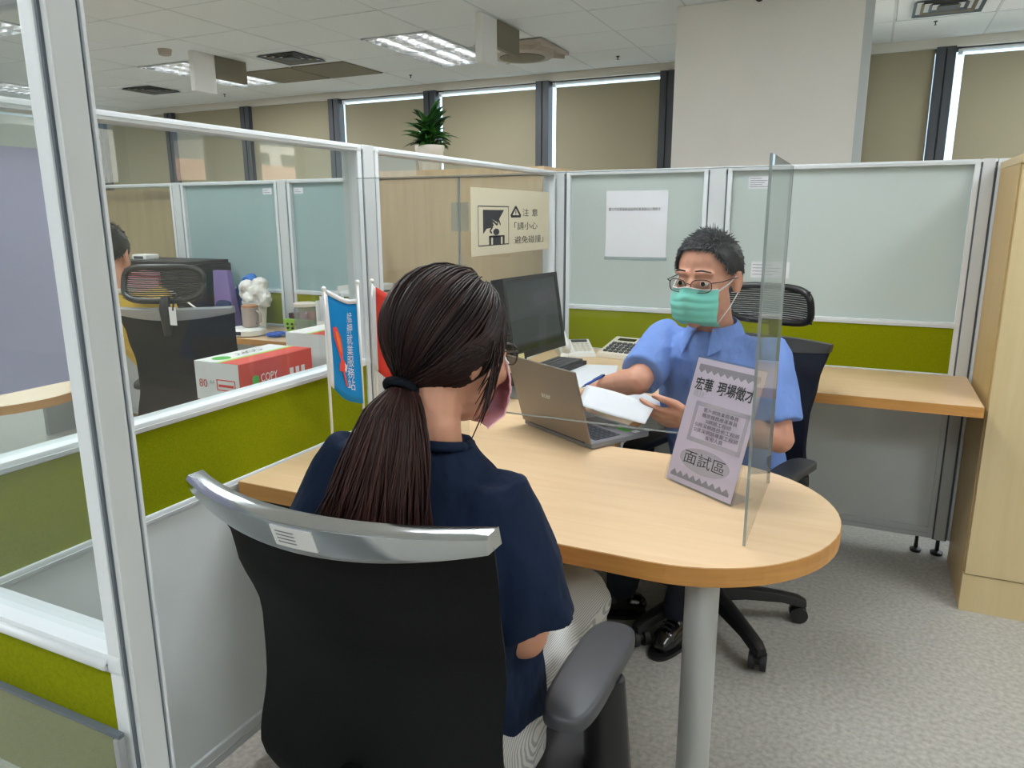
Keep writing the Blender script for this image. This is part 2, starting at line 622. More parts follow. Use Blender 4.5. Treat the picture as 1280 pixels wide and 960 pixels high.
def text(s, size, m, name, parent, origin, xdir, ydir, fit=None, world=True, align='LEFT', bold=0.0, spacing=1.0, lift=0.0006, line=1.0, fith=None):
    """flat print standing `lift` in front of a surface; fit = width in metres"""
    cu = bpy.data.curves.new('tmp', 'FONT')
    cu.body = s
    cu.size = size
    cu.align_x = align
    cu.offset = bold
    cu.space_character = spacing
    cu.space_line = line
    cu.resolution_u = 3
    o = bpy.data.objects.new('tmp', cu)
    COL.objects.link(o)
    dg = bpy.context.evaluated_depsgraph_get()
    dg.update()
    me = bpy.data.meshes.new_from_object(o.evaluated_get(dg))
    bpy.data.objects.remove(o)
    xs = [v.co.x for v in me.vertices]
    ys = [v.co.y for v in me.vertices]
    kx = ky = 1.0
    if fit and xs:
        kx = fit / (max(xs) - min(xs))
        ky = kx
    if fith and ys:
        ky = fith / (max(ys) - min(ys))
    x0 = min(xs) if xs else 0
    y0 = min(ys) if ys else 0
    xd, yd = Vector(xdir).normalized(), Vector(ydir).normalized()
    nd = xd.cross(yd)
    og = Vector(origin)
    for v in me.vertices:
        x, y = v.co.x, v.co.y
        if fit or fith:
            x, y = (x - x0) * kx, (y - y0) * ky
        v.co = og + xd * x + yd * y + nd * lift
    me.materials.clear()
    return finish(name, me, m, parent, world)

def strands(paths, radii, tints, name, m, parent, seg=4):
    """tapered hairs: paths list of point lists; tints 0..1 per hair"""
    verts, faces, tv = [], [], []
    for pts, rad, ti in zip(paths, radii, tints):
        n = len(pts)
        base = len(verts)
        prev = None
        for i, p in enumerate(pts):
            t = (pts[min(i + 1, n - 1)] - pts[max(i - 1, 0)]).normalized()
            a = t.orthogonal().normalized() if prev is None else (prev - t * prev.dot(t)).normalized()
            prev = a
            b = t.cross(a)
            r = rad[i] if isinstance(rad, list) else rad
            for k in range(seg):
                verts.append(p + a * (r * cos(2 * pi * k / seg)) + b * (r * sin(2 * pi * k / seg)))
                tv.append(ti)
        for i in range(n - 1):
            for k in range(seg):
                k2 = (k + 1) % seg
                faces.append((base + i * seg + k, base + i * seg + k2, base + (i + 1) * seg + k2, base + (i + 1) * seg + k))
        faces.append(tuple(base + (n - 1) * seg + k for k in range(seg)))
    me = bpy.data.meshes.new(name)
    me.from_pydata([tuple(v) for v in verts], [], faces)
    at = me.attributes.new('tint', 'FLOAT', 'POINT')
    at.data.foreach_set('value', tv)
    return finish(name, me, m, parent, True, True)
# ================================================================== the room
CEIL = 2.62
XL, XR, YB, YF = -9.0, 4.0, -7.0, 3.6

def struct(name, mb, m, parent=None, **k):
    o = mb.build(name, m, parent, **k)
    if parent is None:
        o['kind'] = 'structure'
    return o

struct('floor', MB().box((XL, YB, -0.1), (XR + 0.2, YF + 0.2, 0)), M['floor'])

TX0, TY0, TS = -0.506, 2.90, 0.6
cell_x = lambda i: TX0 + TS * i          # left edge of the tile column i
FIX = {}                                 # ceiling cells that hold something else
for fx in (-3, -7):                      # fixtures over the left cubicles, two cells deep
    FIX[(fx, -1)] = FIX[(fx, -2)] = 'light'
for fx, fy in ((-7, -6), (-7, -5), (-11, -3), (-11, -2)):
    FIX[(fx, fy)] = 'light'
FIX[(-2, -1)] = 'cassette'
FIX[(-5, -1)] = FIX[(-6, -1)] = 'taupe'
FIX[(-5, -2)] = 'vent'
FIX[(-9, -1)] = 'vent'
FIX[(3, -1)] = 'vent'

ceil = struct('ceiling', MB().box((XL, YB, CEIL + 0.03), (XR + 0.2, YF + 0.2, CEIL + 0.1)), M['ceil'])
struct('ceiling_slab', MB().box((XL, YB, CEIL), (XR, TY0 - 6 * TS, CEIL + 0.028)), M['ceil'], ceil)
tile0 = None
bars = MB()
for j in range(-6, 2):
    y0 = TY0 + TS * j
    y1 = min(y0 + TS, YF)
    for i in range(-15, 6):
        x0 = cell_x(i)
        if x0 < XL or x0 + TS > XR or (i, j) in FIX:
            continue
        if j == 1:
            t = MB().box((0, 0, 0), (TS - 0.012, y1 - y0 - 0.012, 0.014)).build('ceiling_tile', M['ceil'], ceil) if i == -14 else None
            if t is not None:
                tile_e = t
            else:
                t = tile_e.copy(); COL.objects.link(t); t.parent = ceil
        elif tile0 is None:
            t = tile0 = MB().box((0, 0, 0), (TS - 0.012, TS - 0.012, 0.014)).build('ceiling_tile', M['ceil'], ceil)
        else:
            t = tile0.copy(); COL.objects.link(t); t.parent = ceil
        t.location = (x0 + 0.006, y0 + 0.006, CEIL + 0.0015 + 0.0015 * ((i * 7 + j * 3) % 3))
for i in range(-14, 8):
    bars.box((cell_x(i) - 0.009, TY0 - 6 * TS, CEIL + 0.004), (cell_x(i) + 0.009, YF, CEIL + 0.02))
for j in range(-5, 2):
    bars.box((XL, TY0 + TS * j - 0.009, CEIL + 0.005), (XR, TY0 + TS * j + 0.009, CEIL + 0.02))
gb = bars.build('ceiling_grid', M['ceil_bar'], ceil)

# window wall at the far end: bays between dark mullions, blinds drawn nearly to the top
HEAD = 2.555
struct('wall_back', MB().box((XL, YF, HEAD), (XR, YF + 0.2, CEIL + 0.1)).box((XL, YF, -0.1), (XR, YF + 0.2, 0.75)), M['wall'])
mull = [-7.75, -6.52, -5.30, -4.04, -2.84, -1.61, -0.43, 0.50, 1.67, 2.90]
for n, (a, b) in enumerate(zip(mull[:-1], mull[1:])):
    w = struct('window_%d' % (n + 1), MB().box((a + 0.06, YF + 0.056, 0.75), (b - 0.06, YF + 0.064, HEAD)), M['clear'])
    MB().box((a + 0.06, YF + 0.045, HEAD - 0.03), (b - 0.06, YF + 0.075, HEAD)).box(
        (a + 0.06, YF + 0.045, 0.75), (b - 0.06, YF + 0.075, 0.79)).build('window_frame', M['mullion'], w)
for n, a in enumerate(mull):
    wd = 0.065
    o = struct('trim_%d' % (n + 1), MB().box((a - wd, YF - 0.035, 0.75), (a - 0.006, YF + 0.07, HEAD)).box(
        (a + 0.006, YF - 0.035, 0.75), (a + wd, YF + 0.07, HEAD)).box((a - 0.006, YF - 0.02, 0.75), (a + 0.006, YF + 0.07, HEAD)), M['mullion'])
names = ['far left', 'second from the left', 'third from the left behind the left partition', 'left of the potted plant by two bays',
         'directly left of the potted plant', 'directly right of the potted plant', 'left of the white pillar', None, 'narrow bay right of the white pillar', 'rightmost bay']
blabs = {0: 'beige roller blind in the leftmost window bay, mostly behind the near post',
         1: 'beige roller blind in the dim corner bay above the long left partition rail',
         2: 'yellowish beige roller blind, second bay right of the near aluminium post, no light strip above',
         3: 'beige roller blind two bays left of the potted plant, bright strip above it',
         4: 'beige roller blind behind and left of the potted plant',
         5: 'beige roller blind right of the potted plant, behind the corner post',
         6: 'beige roller blind next to the left side of the white pillar',
         7: 'beige roller blind mostly hidden behind the white pillar, fully closed',
         8: 'beige roller blind in the last bay, above the tall beech cabinet, bright strip at left'}
blabs[7] = 'tan roller blind filling the bay between the white pillar and the right mullion'
blind_names = {}
for n, (a, b) in enumerate(zip(mull[:-1], mull[1:])):
    if n > 8:
        continue
    full = n in (0, 1, 2, 7)
    top = HEAD - 0.005 if full else HEAD - 0.06
    x0 = a + (0.068 if full else 0.122)
    x1 = b - 0.07
    r = thing('roller_blind', blabs[n], 'blind', ((x0 + x1) / 2, YF + 0.02, 0.8), group='roller blinds along the window wall')
    MB().box((x0, YF + 0.018, 0.83), (x1, YF + 0.021, top)).build('blind_cloth', M['blind'], r, True)
    MB().cyl((x0, YF + 0.02, 0.82), (x1, YF + 0.02, 0.82), 0.012, seg=8).build('hem_bar', M['taupe_l'], r, True)
    if not full:
        MB().cyl((x0 - 0.02, YF + 0.045, HEAD - 0.02), (x1, YF + 0.045, HEAD - 0.02), 0.012, seg=8).build('roller', M['alu'], r, True)
        MB().box((x0 - 0.04, YF + 0.02, HEAD - 0.055), (x0 - 0.01, YF + 0.06, HEAD - 0.015)).build('bracket', M['alu'], r, True)

# side and rear walls; the right one has open windows that mirror in the glass of the partition
struct('wall_left', MB().box((XL - 0.2, YB, -0.1), (XL, YF + 0.2, CEIL + 0.1)), M['wall'])
struct('wall_front', MB().box((XL, YB - 0.2, -0.1), (XR, YB, CEIL + 0.1)), M['wall'])
wr = MB()
wr.box((XR, YB, -0.1), (XR + 0.2, YF + 0.2, 0.85)).box((XR, YB, 2.2), (XR + 0.2, YF + 0.2, CEIL + 0.1))
wr.box((XR, YB, 0.85), (XR + 0.2, 0.55, 2.2))
for y0, y1 in ((1.05, 1.45), (1.95, 2.45), (3.15, YF + 0.2)):
    wr.box((XR, y0, 0.85), (XR + 0.2, y1, 2.2))
struct('wall_right', wr, M['wall'])
for n, (y0, y1) in enumerate(((0.55, 1.05), (1.45, 1.95), (2.45, 3.15))):
    w = struct('window_%d' % (20 + n), MB().box((XR + 0.1, y0, 0.85), (XR + 0.11, y1, 2.2)), M['clear'])
    MB().box((XR + 0.06, y0, 0.85), (XR + 0.14, y0 + 0.035, 2.2)).box((XR + 0.06, y1 - 0.035, 0.85), (XR + 0.14, y1, 2.2)).build('window_frame', M['mullion'], w)

# buildings across the street, seen only as reflections
def building(label, x, y, w, d, h, m):
    b = thing('building', label, 'building', (x, y, 0), group='buildings across the street')
    MB().box((x, y - w / 2, -8), (x + d, y + w / 2, h)).build('facade', m, b, True)
    win = None
    for k in range(int(w // 1.6)):
        for f in range(-2, int(h // 2)):
            yy = y - w / 2 + 0.8 + 1.6 * k
            if win is None:
                win = MB().box((-0.05, -0.45, 0), (0.05, 0.45, 1.1)).build('window', M['bld_d'], b)
                wv = win
            else:
                wv = win.copy(); COL.objects.link(wv); wv.parent = b
            wv.location = (0, yy - y, 0.6 + f * 2.0)
building('pale apartment building across the street, mirrored in the partition glass', 14, 6.0, 7, 5, 3.2, M['bld_w'])
building('pinkish apartment building across the street, mirrored in the partition glass', 15, 13.5, 6, 5, 2.8, M['bld_p'])
building('low pale building behind the others, mirrored in the partition glass', 20, 20.5, 7, 6, 4.0, M['bld_w'])

# pillar
px0, px1, pyf = 0.045, 1.135, 1.86
struct('pillar', MB().box((px0, pyf, 0), (px1, YF - 0.04, CEIL)), M['pillar'])
struct('trim_20', MB().box((px1, pyf + 0.004, 0), (px1 + 0.05, pyf + 0.05, CEIL)), M['alu_face'])

# ------------------------------------------------------------------ ceiling fixtures
def fixture(i, j, label):
    x0, y0 = cell_x(i) + 0.015, TY0 + TS * j + 0.015
    w, d = TS - 0.03, 2 * TS - 0.03
    f = thing('ceiling_light', label, 'ceiling light', (x0 + w / 2, y0 + d / 2, CEIL), group='louvred fluorescent ceiling lights')
    h = MB()
    h.box((-w / 2, -d / 2, 0.07), (w / 2, d / 2, 0.075))
    h.box((-w / 2, -d / 2, -0.004), (-w / 2 + 0.014, d / 2, 0.07)).box((w / 2 - 0.014, -d / 2, -0.004), (w / 2, d / 2, 0.07))
    h.box((-w / 2, -d / 2, -0.004), (w / 2, -d / 2 + 0.014, 0.07)).box((-w / 2, d / 2 - 0.014, -0.004), (w / 2, d / 2, 0.07))
    h.build('housing', M['alu'], f)
    for k in (-1, 0, 1):
        MB().cyl((k * 0.18, -d / 2 + 0.03, 0.045), (k * 0.18, d / 2 - 0.03, 0.045), 0.016, seg=8).build('tube', M['lamp'], f, smooth=True)
    for k in (-0.09, 0.09):
        MB().loft([[(k - 0.004, y, -0.002), (k + 0.004, y, -0.002), (k + 0.03, y, 0.06), (k - 0.03, y, 0.06)] for y in (-d / 2 + 0.014, d / 2 - 0.014)]).build('louver_spine', M['louver'], f)
    bl = None
    for k in range(13):
        y = -d / 2 + 0.08 + k * (d - 0.16) / 12
        if bl is None:
            bl = MB().box((-w / 2 + 0.014, -0.0015, 0), (w / 2 - 0.014, 0.0015, 0.034)).build('louver_blade', M['louver'], f)
        else:
            b2 = bl.copy(); COL.objects.link(b2); b2.parent = f; bl_ = b2
        (bl if k == 0 else bl_).location = (0, y, 0)
    lamp = bpy.data.lights.new('fixture_lamp', 'AREA')
    lamp.shape = 'RECTANGLE'
    lamp.size, lamp.size_y = w * 0.9, d * 0.9
    lamp.energy = FIXTURE_POWER
    lamp.color = (0.93, 0.965, 1.0)
    lo = bpy.data.objects.new('fixture_lamp', lamp)
    COL.objects.link(lo)
    lo.parent = f
    lo.location = (0, 0, -0.008)
    return f

fixture(-3, -2, 'bright louvred ceiling light left of the round ceiling cassette, near the middle of the ceiling')
fixture(-7, -2, 'louvred ceiling light above the long left partition rail, partly behind the white hanging board')
fixture(-7, -6, 'louvred ceiling light seen through the near left glass, upper one of the two')
fixture(-11, -3, 'louvred ceiling light seen through the near left glass just above its rail, lower one')
for i, j, lab in ((1, -8, 'over the desk'), (1, -13, 'over the aisle'), (-3, -8, 'over the left cubicle'), (5, -8, 'at the right'), (5, -13, 'near the entrance'), (-3, -13, 'near the front wall'), (-7, -13, 'added in the far left corner'), (5, -2, 'added right of the pillar, beyond the tall cabinet')):  # far-left and right-of-pillar fixtures are unseen, added to brighten left side and blinds
    fixture(i, j, 'louvred ceiling light ' + lab + ', out of view')

def diffuser(i, j, label, m=None):
    x0, y0 = cell_x(i) + 0.012, TY0 + TS * j + 0.012
    c = TS / 2 - 0.012
    v = thing('air_diffuser', label, 'vent', (x0 + c, y0 + c, CEIL), group='square ceiling air diffusers')
    MB().box((-c, -c, 0.004), (c, c, 0.02)).build('panel', M['ceil'], v)
    for k, s in enumerate((0.20, 0.155, 0.11, 0.065)):
        z0, z1 = 0.002 - 0.012, 0.004
        MB().loft([[(-s, -s, z0), (s, -s, z0), (s, s, z0), (-s, s, z0)], [(-s + 0.02, -s + 0.02, z1), (s - 0.02, -s + 0.02, z1), (s - 0.02, s - 0.02, z1), (-s + 0.02, s - 0.02, z1)],
                   ], cap=False).build('vane', M['taupe'] if k % 2 else M['alu_dark'], v)
    MB().box((-0.05, -0.05, -0.008), (0.05, 0.05, 0.004)).build('core', M['alu_dark'], v)
diffuser(-5, -2, 'dark square air diffuser left of the middle ceiling light, above the taupe panels')
diffuser(-9, -1, 'dark square air diffuser far left, below the left ceiling light')
diffuser(3, -1, 'square air diffuser in the ceiling right of the white pillar')

cs = thing('ceiling_cassette', 'round taupe ceiling cassette right of the middle ceiling light', 'air conditioner', (-1.335, 2.52, CEIL - 0.014))
MB().box((-0.285, -0.285, -0.012), (0.285, 0.285, 0.012)).build('panel', M['taupe_l'], cs, bevel=0.004)
MB().lathe([(0.235, -0.055), (0.25, -0.045), (0.255, -0.012), (0.215, -0.012)], seg=32).build('ring', M['taupe_l'], cs, smooth=40)
MB().lathe([(0.001, -0.075), (0.12, -0.072), (0.18, -0.06), (0.185, -0.014)], seg=32).build('core', M['taupe'], cs, smooth=40)
for k in range(4):
    a = pi / 4 + k * pi / 2
    MB().obox(Matrix.Rotation(a, 4, 'Z'), (0.165, -0.012, -0.04), (0.36, 0.012, -0.012)).build('rib', M['taupe_l'], cs)
for i in (-5, -6):
    x0, y0 = cell_x(i) + 0.012, TY0 - TS + 0.012
    o = MB().box((x0, y0, CEIL - 0.004), (x0 + TS - 0.024, y0 + TS - 0.024, CEIL + 0.012)).build('taupe_panel', M['taupe'])  # plain taupe panels filling two ceiling cells
    tag(o, 'flat taupe ceiling panel below the square diffuser, %s of the pair' % ('right one' if i == -5 else 'left one'), 'ceiling panel', 'taupe ceiling panels')

for x, lab in ((-1.12, 'beside the round ceiling cassette'), (-3.7, 'in front of the left ceiling light')):
    hb = thing('hanging_board', 'white and taupe board hanging from the ceiling ' + lab, 'sign', (x, 1.7, CEIL), group='hanging ceiling boards')
    MB().box((x - 0.05, 1.42, CEIL - 0.30), (x + 0.0, 1.64, CEIL)).build('white_board', M['white'], hb, True, bevel=0.003)
    MB().box((x - 0.03, 1.64, CEIL - 0.175), (x + 0.01, 1.98, CEIL)).build('taupe_board', M['taupe'], hb, True, bevel=0.003)

def sprinkler(x, y, label):
    s = thing('sprinkler', label, 'sprinkler', (x, y, CEIL), group='ceiling sprinklers')
    s.scale = (0.7, 0.7, 0.7)
    MB().lathe([(0.018, -0.006), (0.02, 0.004)], seg=12).build('plate', M['alu_dark'], s)
    MB().lathe([(0.012, -0.035), (0.014, -0.032), (0.005, -0.03), (0.006, -0.006)], seg=10).build('head', M['steel'], s)
sprinkler(-0.75, 3.15, 'small dark sprinkler left of the white pillar near the window wall')
sprinkler(1.55, 2.55 + 0.45, 'small dark sprinkler below the right air diffuser')
sprinkler(-2.75, 3.1, 'small dark sprinkler between the taupe panels and the middle light')
sprinkler(-5.15, 3.15, 'small dark sprinkler at the far left under the diffuser')
sd = MB().lathe([(0.03, -0.045), (0.045, -0.04), (0.05, -0.012), (0.055, 0.004)], (-3.88, 1.31, CEIL), 20).build('smoke_detector', M['taupe_l'], smooth=40)
tag(sd, 'small round beige smoke detector above the left ceiling light', 'smoke detector')
cam_o = thing('dome_camera', 'small dark dome camera on top front of the white pillar', 'camera', (0.55, pyf - 0.03, CEIL))
MB().lathe([(0.035, -0.01), (0.04, 0.004)], (0.55, pyf - 0.05, CEIL), 16).build('mount', M['white'], cam_o, True)
MB().ell((0.55, pyf - 0.05, CEIL - 0.012), (0.026, 0.026, 0.028)).build('dome', M['black'], cam_o, True, smooth=True)
# ================================================================== cubicle partitions
H, HR, LR = 1.529, 0.9185, 0.7437
T2 = 0.028                               # half thickness

def panel(name, label, p0, p1, glass, group='cubicle partition panels', top=H, lower=True, T2=T2):
    """panel between two points of the plan: rails, stiles, glazing, fabric band, lower board"""
    p0, p1 = Vector((p0[0], p0[1], 0)), Vector((p1[0], p1[1], 0))
    d = (p1 - p0)
    L = d.length
    t = thing(name, label, 'partition', (p0.x, p0.y, 0), math.atan2(d.y, d.x), group, kind='thing')
    s = 0.018
    def rail(nm, z0, z1):
        m = MB()
        m.box((0, -T2, z0), (L, T2, z1))
        o = m.build(nm, M['alu'], t, bevel=0.004)
        h = (z1 - z0)
        MB().box((s, -T2 - 0.002, z0 + h * 0.42), (L - s, T2 + 0.002, z0 + h * 0.50)).build('groove', M['alu_face'], o)
        return o
    rail('top_rail', top - 0.018, top)
    rail('middle_rail', HR, HR + 0.020)
    rail('lower_rail', LR - 0.020, LR)
    rail('bottom_rail', 0.075, 0.12)
    for x in (0, L - s):
        MB().box((x, -T2 + 0.001, 0.075), (x + s, T2 - 0.001, top - 0.004)).build('stile', M['alu'], t, bevel=0.003)
    MB().box((s - 0.004, -0.004, HR + 0.016), (L - s + 0.004, 0.004, top - 0.014)).build('glass_pane', M[glass], t)
    MB().box((s - 0.004, -T2 + 0.006, LR - 0.004), (L - s + 0.004, T2 - 0.006, HR + 0.004)).build('fabric_panel', M['green'], t)
    if lower:
        MB().box((s - 0.004, -T2 + 0.008, 0.11), (L - s + 0.004, T2 - 0.008, LR - 0.016)).build('lower_panel', M['greypanel'], t)
    for x in (0.05, L - 0.05):
        MB().lathe([(0.02, 0), (0.022, 0.012), (0.008, 0.018), (0.006, 0.078)], (x, 0, 0), 12).build('levelling_foot', M['black'], t)
    return t

def post(label, x, y, w=0.05, rot=0.0, top=H, group='aluminium partition posts', corner=False):
    t = thing('partition_post', label, 'post', (x, y, 0), rot, group, kind='thing')
    h = w / 2
    MB().box((-h + 0.006, -T2 - 0.001, 0.07), (h - 0.006, T2 + 0.001, top + 0.001)).build('column', M['alu_face'], t, bevel=0.003)
    MB().box((-h, -T2 + 0.004, 0.07), (h, T2 - 0.004, top - 0.03)).build('gasket', M['alu_dark'], t)
    MB().box((-h, -T2 - 0.0005, top - 0.012), (h, T2 + 0.0005, top)).build('cap', M['alu'], t, bevel=0.003)
    MB().lathe([(0.022, 0), (0.024, 0.012), (0.008, 0.018), (0.007, 0.075)], (0, 0, 0), 12).build('levelling_foot', M['black'], t)
    return t

AX = -T2                                 # centre plane of the left run (its face lies at x = 0)
BY = T2                                  # centre plane of the rear run (its face lies at y = 0)
C1 = -1.432
P1W = 0.062
panel('cubicle_partition', 'long clear-glass panel with olive band beside the cartons, left of the seated woman', (AX, -2.80), (AX, C1 - P1W / 2), 'clear')
panel('cubicle_partition', 'clear-glass panel in front of the tan cabinet, carrying the cream caution notice', (AX, C1 + P1W / 2), (AX, -0.045), 'clear')
post('aluminium post between the two clear-glass panels, behind the red flag', AX, C1, P1W, pi / 2)
post('corner post where clear glass meets frosted glass, right of the caution notice', AX + 0.03, BY, 0.05)
panel('cubicle_partition', 'frosted panel with the white notice, behind the seated man', (0.032, BY), (0.655, BY), 'frost')
post('post between the two frosted panels, above the seated man\'s head', 0.694, BY, 0.078)
panel('cubicle_partition', 'wide frosted panel left of the tall beech cabinet', (0.733, BY), (1.612, BY), 'frost')
post('end post beside the tall beech cabinet, on black levelling feet', 1.637, BY, 0.05)
panel('cubicle_partition', 'frosted panel behind the right cabinet, only its rail end showing', (1.664, BY), (2.5, BY), 'frost')
# rear run of the left cubicle, in line with the rear run here
panel('cubicle_partition', 'bluish frosted panel at the rear of the left cubicle, nearest the tan cabinet', (-1.575, BY), (-1.0, BY), 'frost_blue')
post('rear post of the left cubicle between the two bluish frosted panels', -1.612, BY, 0.07)
panel('cubicle_partition', 'bluish frosted panel behind the black printer', (-2.37, BY), (-1.648, BY), 'frost_blue')
post('rear post of the left cubicle at the yellowish panel, left of the printer', -2.405, BY, 0.07)
pt = panel('cubicle_partition', 'tan tinted panel behind the person in yellow', (-3.6, BY), (-2.44, BY), 'clear')
bk = MB().box((-3.6, 0.10, 0.02), (-2.46, 0.45, 1.50)).build('tan_cabinet', M['cab_tan'])
tag(bk, 'tan cabinet standing behind the rear panel, left of the white post and the black printer', 'cabinet')

# near run on the left: ends in the big post close to the camera
TC = 0.020                               # half thickness of the near run
CY = -2.8 + TC
CX1 = 0.681
nr = panel('cubicle_partition', 'nearest clear-glass panel at the left edge, with olive band and the big end post', (0.02, CY), (CX1, CY), 'clear', T2=TC)
MB().box((CX1, CY - TC + 0.003, 0.07), (CX1 + 0.003, CY + TC - 0.003, H - 0.002)).build('gasket', M['alu_dark'], nr, True)
MB().box((CX1, CY - TC + 0.0055, 0.07), (CX1 + 0.010, CY + TC - 0.009, H)).build('end_trim', M['alu_face'], nr, True, bevel=0.002)
MB().box((CX1 - 0.002, CY + TC - 0.003, 0.07), (CX1 + 0.006, CY + TC + 0.0005, H)).build('edge_strip', M['alu'], nr, True, bevel=0.001)
MB().cyl((0.04, CY - TC, HR + 0.009), (CX1 - 0.018, CY - TC, HR + 0.009), 0.006, seg=10).build('rail_bead', M['alu'], nr, True, smooth=True)
# framed clear board leaning against the olive band of the near panel
M['acrylic_wing0'] = glass_mat('clear board sheet', '#eef0ec', 1.0, haze=0.10, haze_col='#cfd4c4')
fb = thing('framed_board', 'clear board in a thin grey frame leaning on the near olive band, lower left corner', 'board', (0.4, -2.85, 0))
bx0, bx1, by, bz0, bz1 = 0.06, 0.679, -2.8085, 0.40, 0.862
MB().box((bx0 + 0.01, by, bz0 + 0.01), (bx1 - 0.01, by + 0.004, bz1 - 0.004)).build('clear_sheet', M['acrylic_wing0'], fb, True)
MB().box((bx0, by - 0.001, bz1 - 0.004), (bx1, by + 0.005, bz1)).build('frame_top', M['alu_dark'], fb, True)
MB().box((bx1 - 0.007, by - 0.003, bz0), (bx1, by + 0.006, bz1 - 0.0045)).build('frame_side', M['silver'], fb, True, bevel=0.002)
MB().box((bx0, by - 0.003, bz0), (bx0 + 0.007, by + 0.006, bz1 - 0.0045)).build('frame_side', M['silver'], fb, True, bevel=0.002)
MB().box((bx0, by - 0.012, bz0), (bx1, by + 0.006, bz0 + 0.03)).build('frame_bottom', M['silver'], fb, True, bevel=0.002)
MB().box((bx0 + 0.05, by - 0.012, 0.0), (bx0 + 0.08, by + 0.006, bz0 + 0.005)).build('leg', M['silver'], fb, True)
MB().box((bx1 - 0.08, by - 0.012, 0.0), (bx1 - 0.05, by + 0.006, bz0 + 0.005)).build('leg', M['silver'], fb, True)

# purple poster on the far side of the long clear panel, seen through the near panel
pp = thing('poster', 'large plain purple poster with a white band above seen through the near left glass', 'poster', (AX - 0.01, -2.6, 1.05))
MB().box((AX - 0.0065, -2.76, 1.045), (AX - 0.0055, -2.30, 1.455)).build('purple_sheet', M['purple'], pp, True)
MB().box((AX - 0.0065, -2.76, 1.455), (AX - 0.0055, -2.315, 1.492)).build('white_band', M['white'], pp, True)  # plain white strip added above the purple sheet for a pale band

# tall beech cabinet at the right
RC = thing('tall_cabinet', 'tall pale beech cabinet at the right edge, standing on the floor', 'cabinet', (1.95, -0.2, 0))
cx0, cx1, cyf, ch = 1.672, 2.46, -0.43, 1.515
MB().box((cx0, cyf + 0.02, 0), (cx1, -0.012, ch - 0.025)).build('carcass', M['cab_side'], RC, True, bevel=0.002)
MB().box((cx0 - 0.002, cyf - 0.002, ch - 0.025), (cx1 + 0.002, -0.01, ch)).build('top_board', M['cab'], RC, True, bevel=0.002)
MB().box((cx0, cyf + 0.001, 0), (cx1, cyf + 0.02, 0.135)).build('plinth', M['cab'], RC, True, bevel=0.001)
MB().box((cx0 + 0.005, cyf - 0.003, 0.139), (cx1 - 0.4, cyf + 0.017, ch - 0.03)).build('door', M['cab'], RC, True, bevel=0.0015)
d2 = MB().box((cx1 - 0.397, cyf - 0.003, 0.139), (cx1 - 0.002, cyf + 0.017, ch - 0.03)).build('door', M['cab'], RC, True, bevel=0.0015)

# tan cabinet inside the left cubicle, plant on top
LC = thing('tall_cabinet', 'tan beech cabinet behind the clear glass, carrying the potted plant', 'cabinet', (-0.5, 0.2, 0))
lx0, lx1 = -0.965, -0.066
MB().box((lx0, 0.0, 0), (lx1, 0.42, 1.518)).build('carcass', M['cab_tan'], LC, True, bevel=0.002)
MB().box((lx0 - 0.004, -0.03, 1.518), (lx1 + 0.002, 0.422, 1.553)).build('top_board', M['cab_tan'], LC, True, bevel=0.002)
MB().box((lx0 + 0.004, -0.02, 0.1), (-0.517, 0.0, 1.512)).build('door', M['cab_tan'], LC, True, bevel=0.0015)
MB().box((-0.5155, -0.02, 0.1), (lx1 - 0.004, 0.0, 1.512)).build('door', M['cab_tan'], LC, True, bevel=0.0015)
MB().box((lx0, -0.01, 0), (lx1, 0.0, 0.096)).build('plinth', M['cab_tan'], LC, True)

# stickers on the frosted panels
def sticker(label, x0, z0, x1, z1, y=-0.0005, lines=0):
    s = thing('sticker', label, 'sticker', ((x0 + x1) / 2, y, z0), group='white inventory stickers')
    MB().box((x0, y - 0.0012, z0), (x1, y, z1)).build('label_paper', M['paper'], s, True)
    for k in range(lines):
        zz = z1 - (k + 1) * (z1 - z0) / (lines + 1)
        MB().box((x0 + 0.006, y - 0.0018, zz - 0.0012), (x0 + (x1 - x0) * (0.55 + 0.35 * ((k * 37) % 10) / 10), y - 0.0012, zz + 0.0012)).build('print_line', M['ink_grey'], s, True)
GY = BY - 0.0045
sticker('white inventory sticker at the top of the wide frosted panel', 0.813, 1.440, 0.905, 1.488, GY, 5)
sticker('white inventory sheet on the frosted panel behind the man\'s head', 0.845, 1.085, 0.995, 1.15, GY, 4)
sticker('small white sticker top right of the bluish panel behind the printer', -1.765, 1.455, -1.70, 1.487, GY, 2)
sticker('small white sticker top left of the bluish panel nearest the tan cabinet', -1.545, 1.455, -1.485, 1.487, GY, 2)
# ================================================================== desks
TZ = 0.74
RCX, RCY, RR = 0.970, -1.6925, 0.3075
def arc(cx, cy, r, a0, a1, n):
    return [(cx + r * cos(radians(a0 + (a1 - a0) * k / n)), cy + r * sin(radians(a0 + (a1 - a0) * k / n))) for k in range(n + 1)]

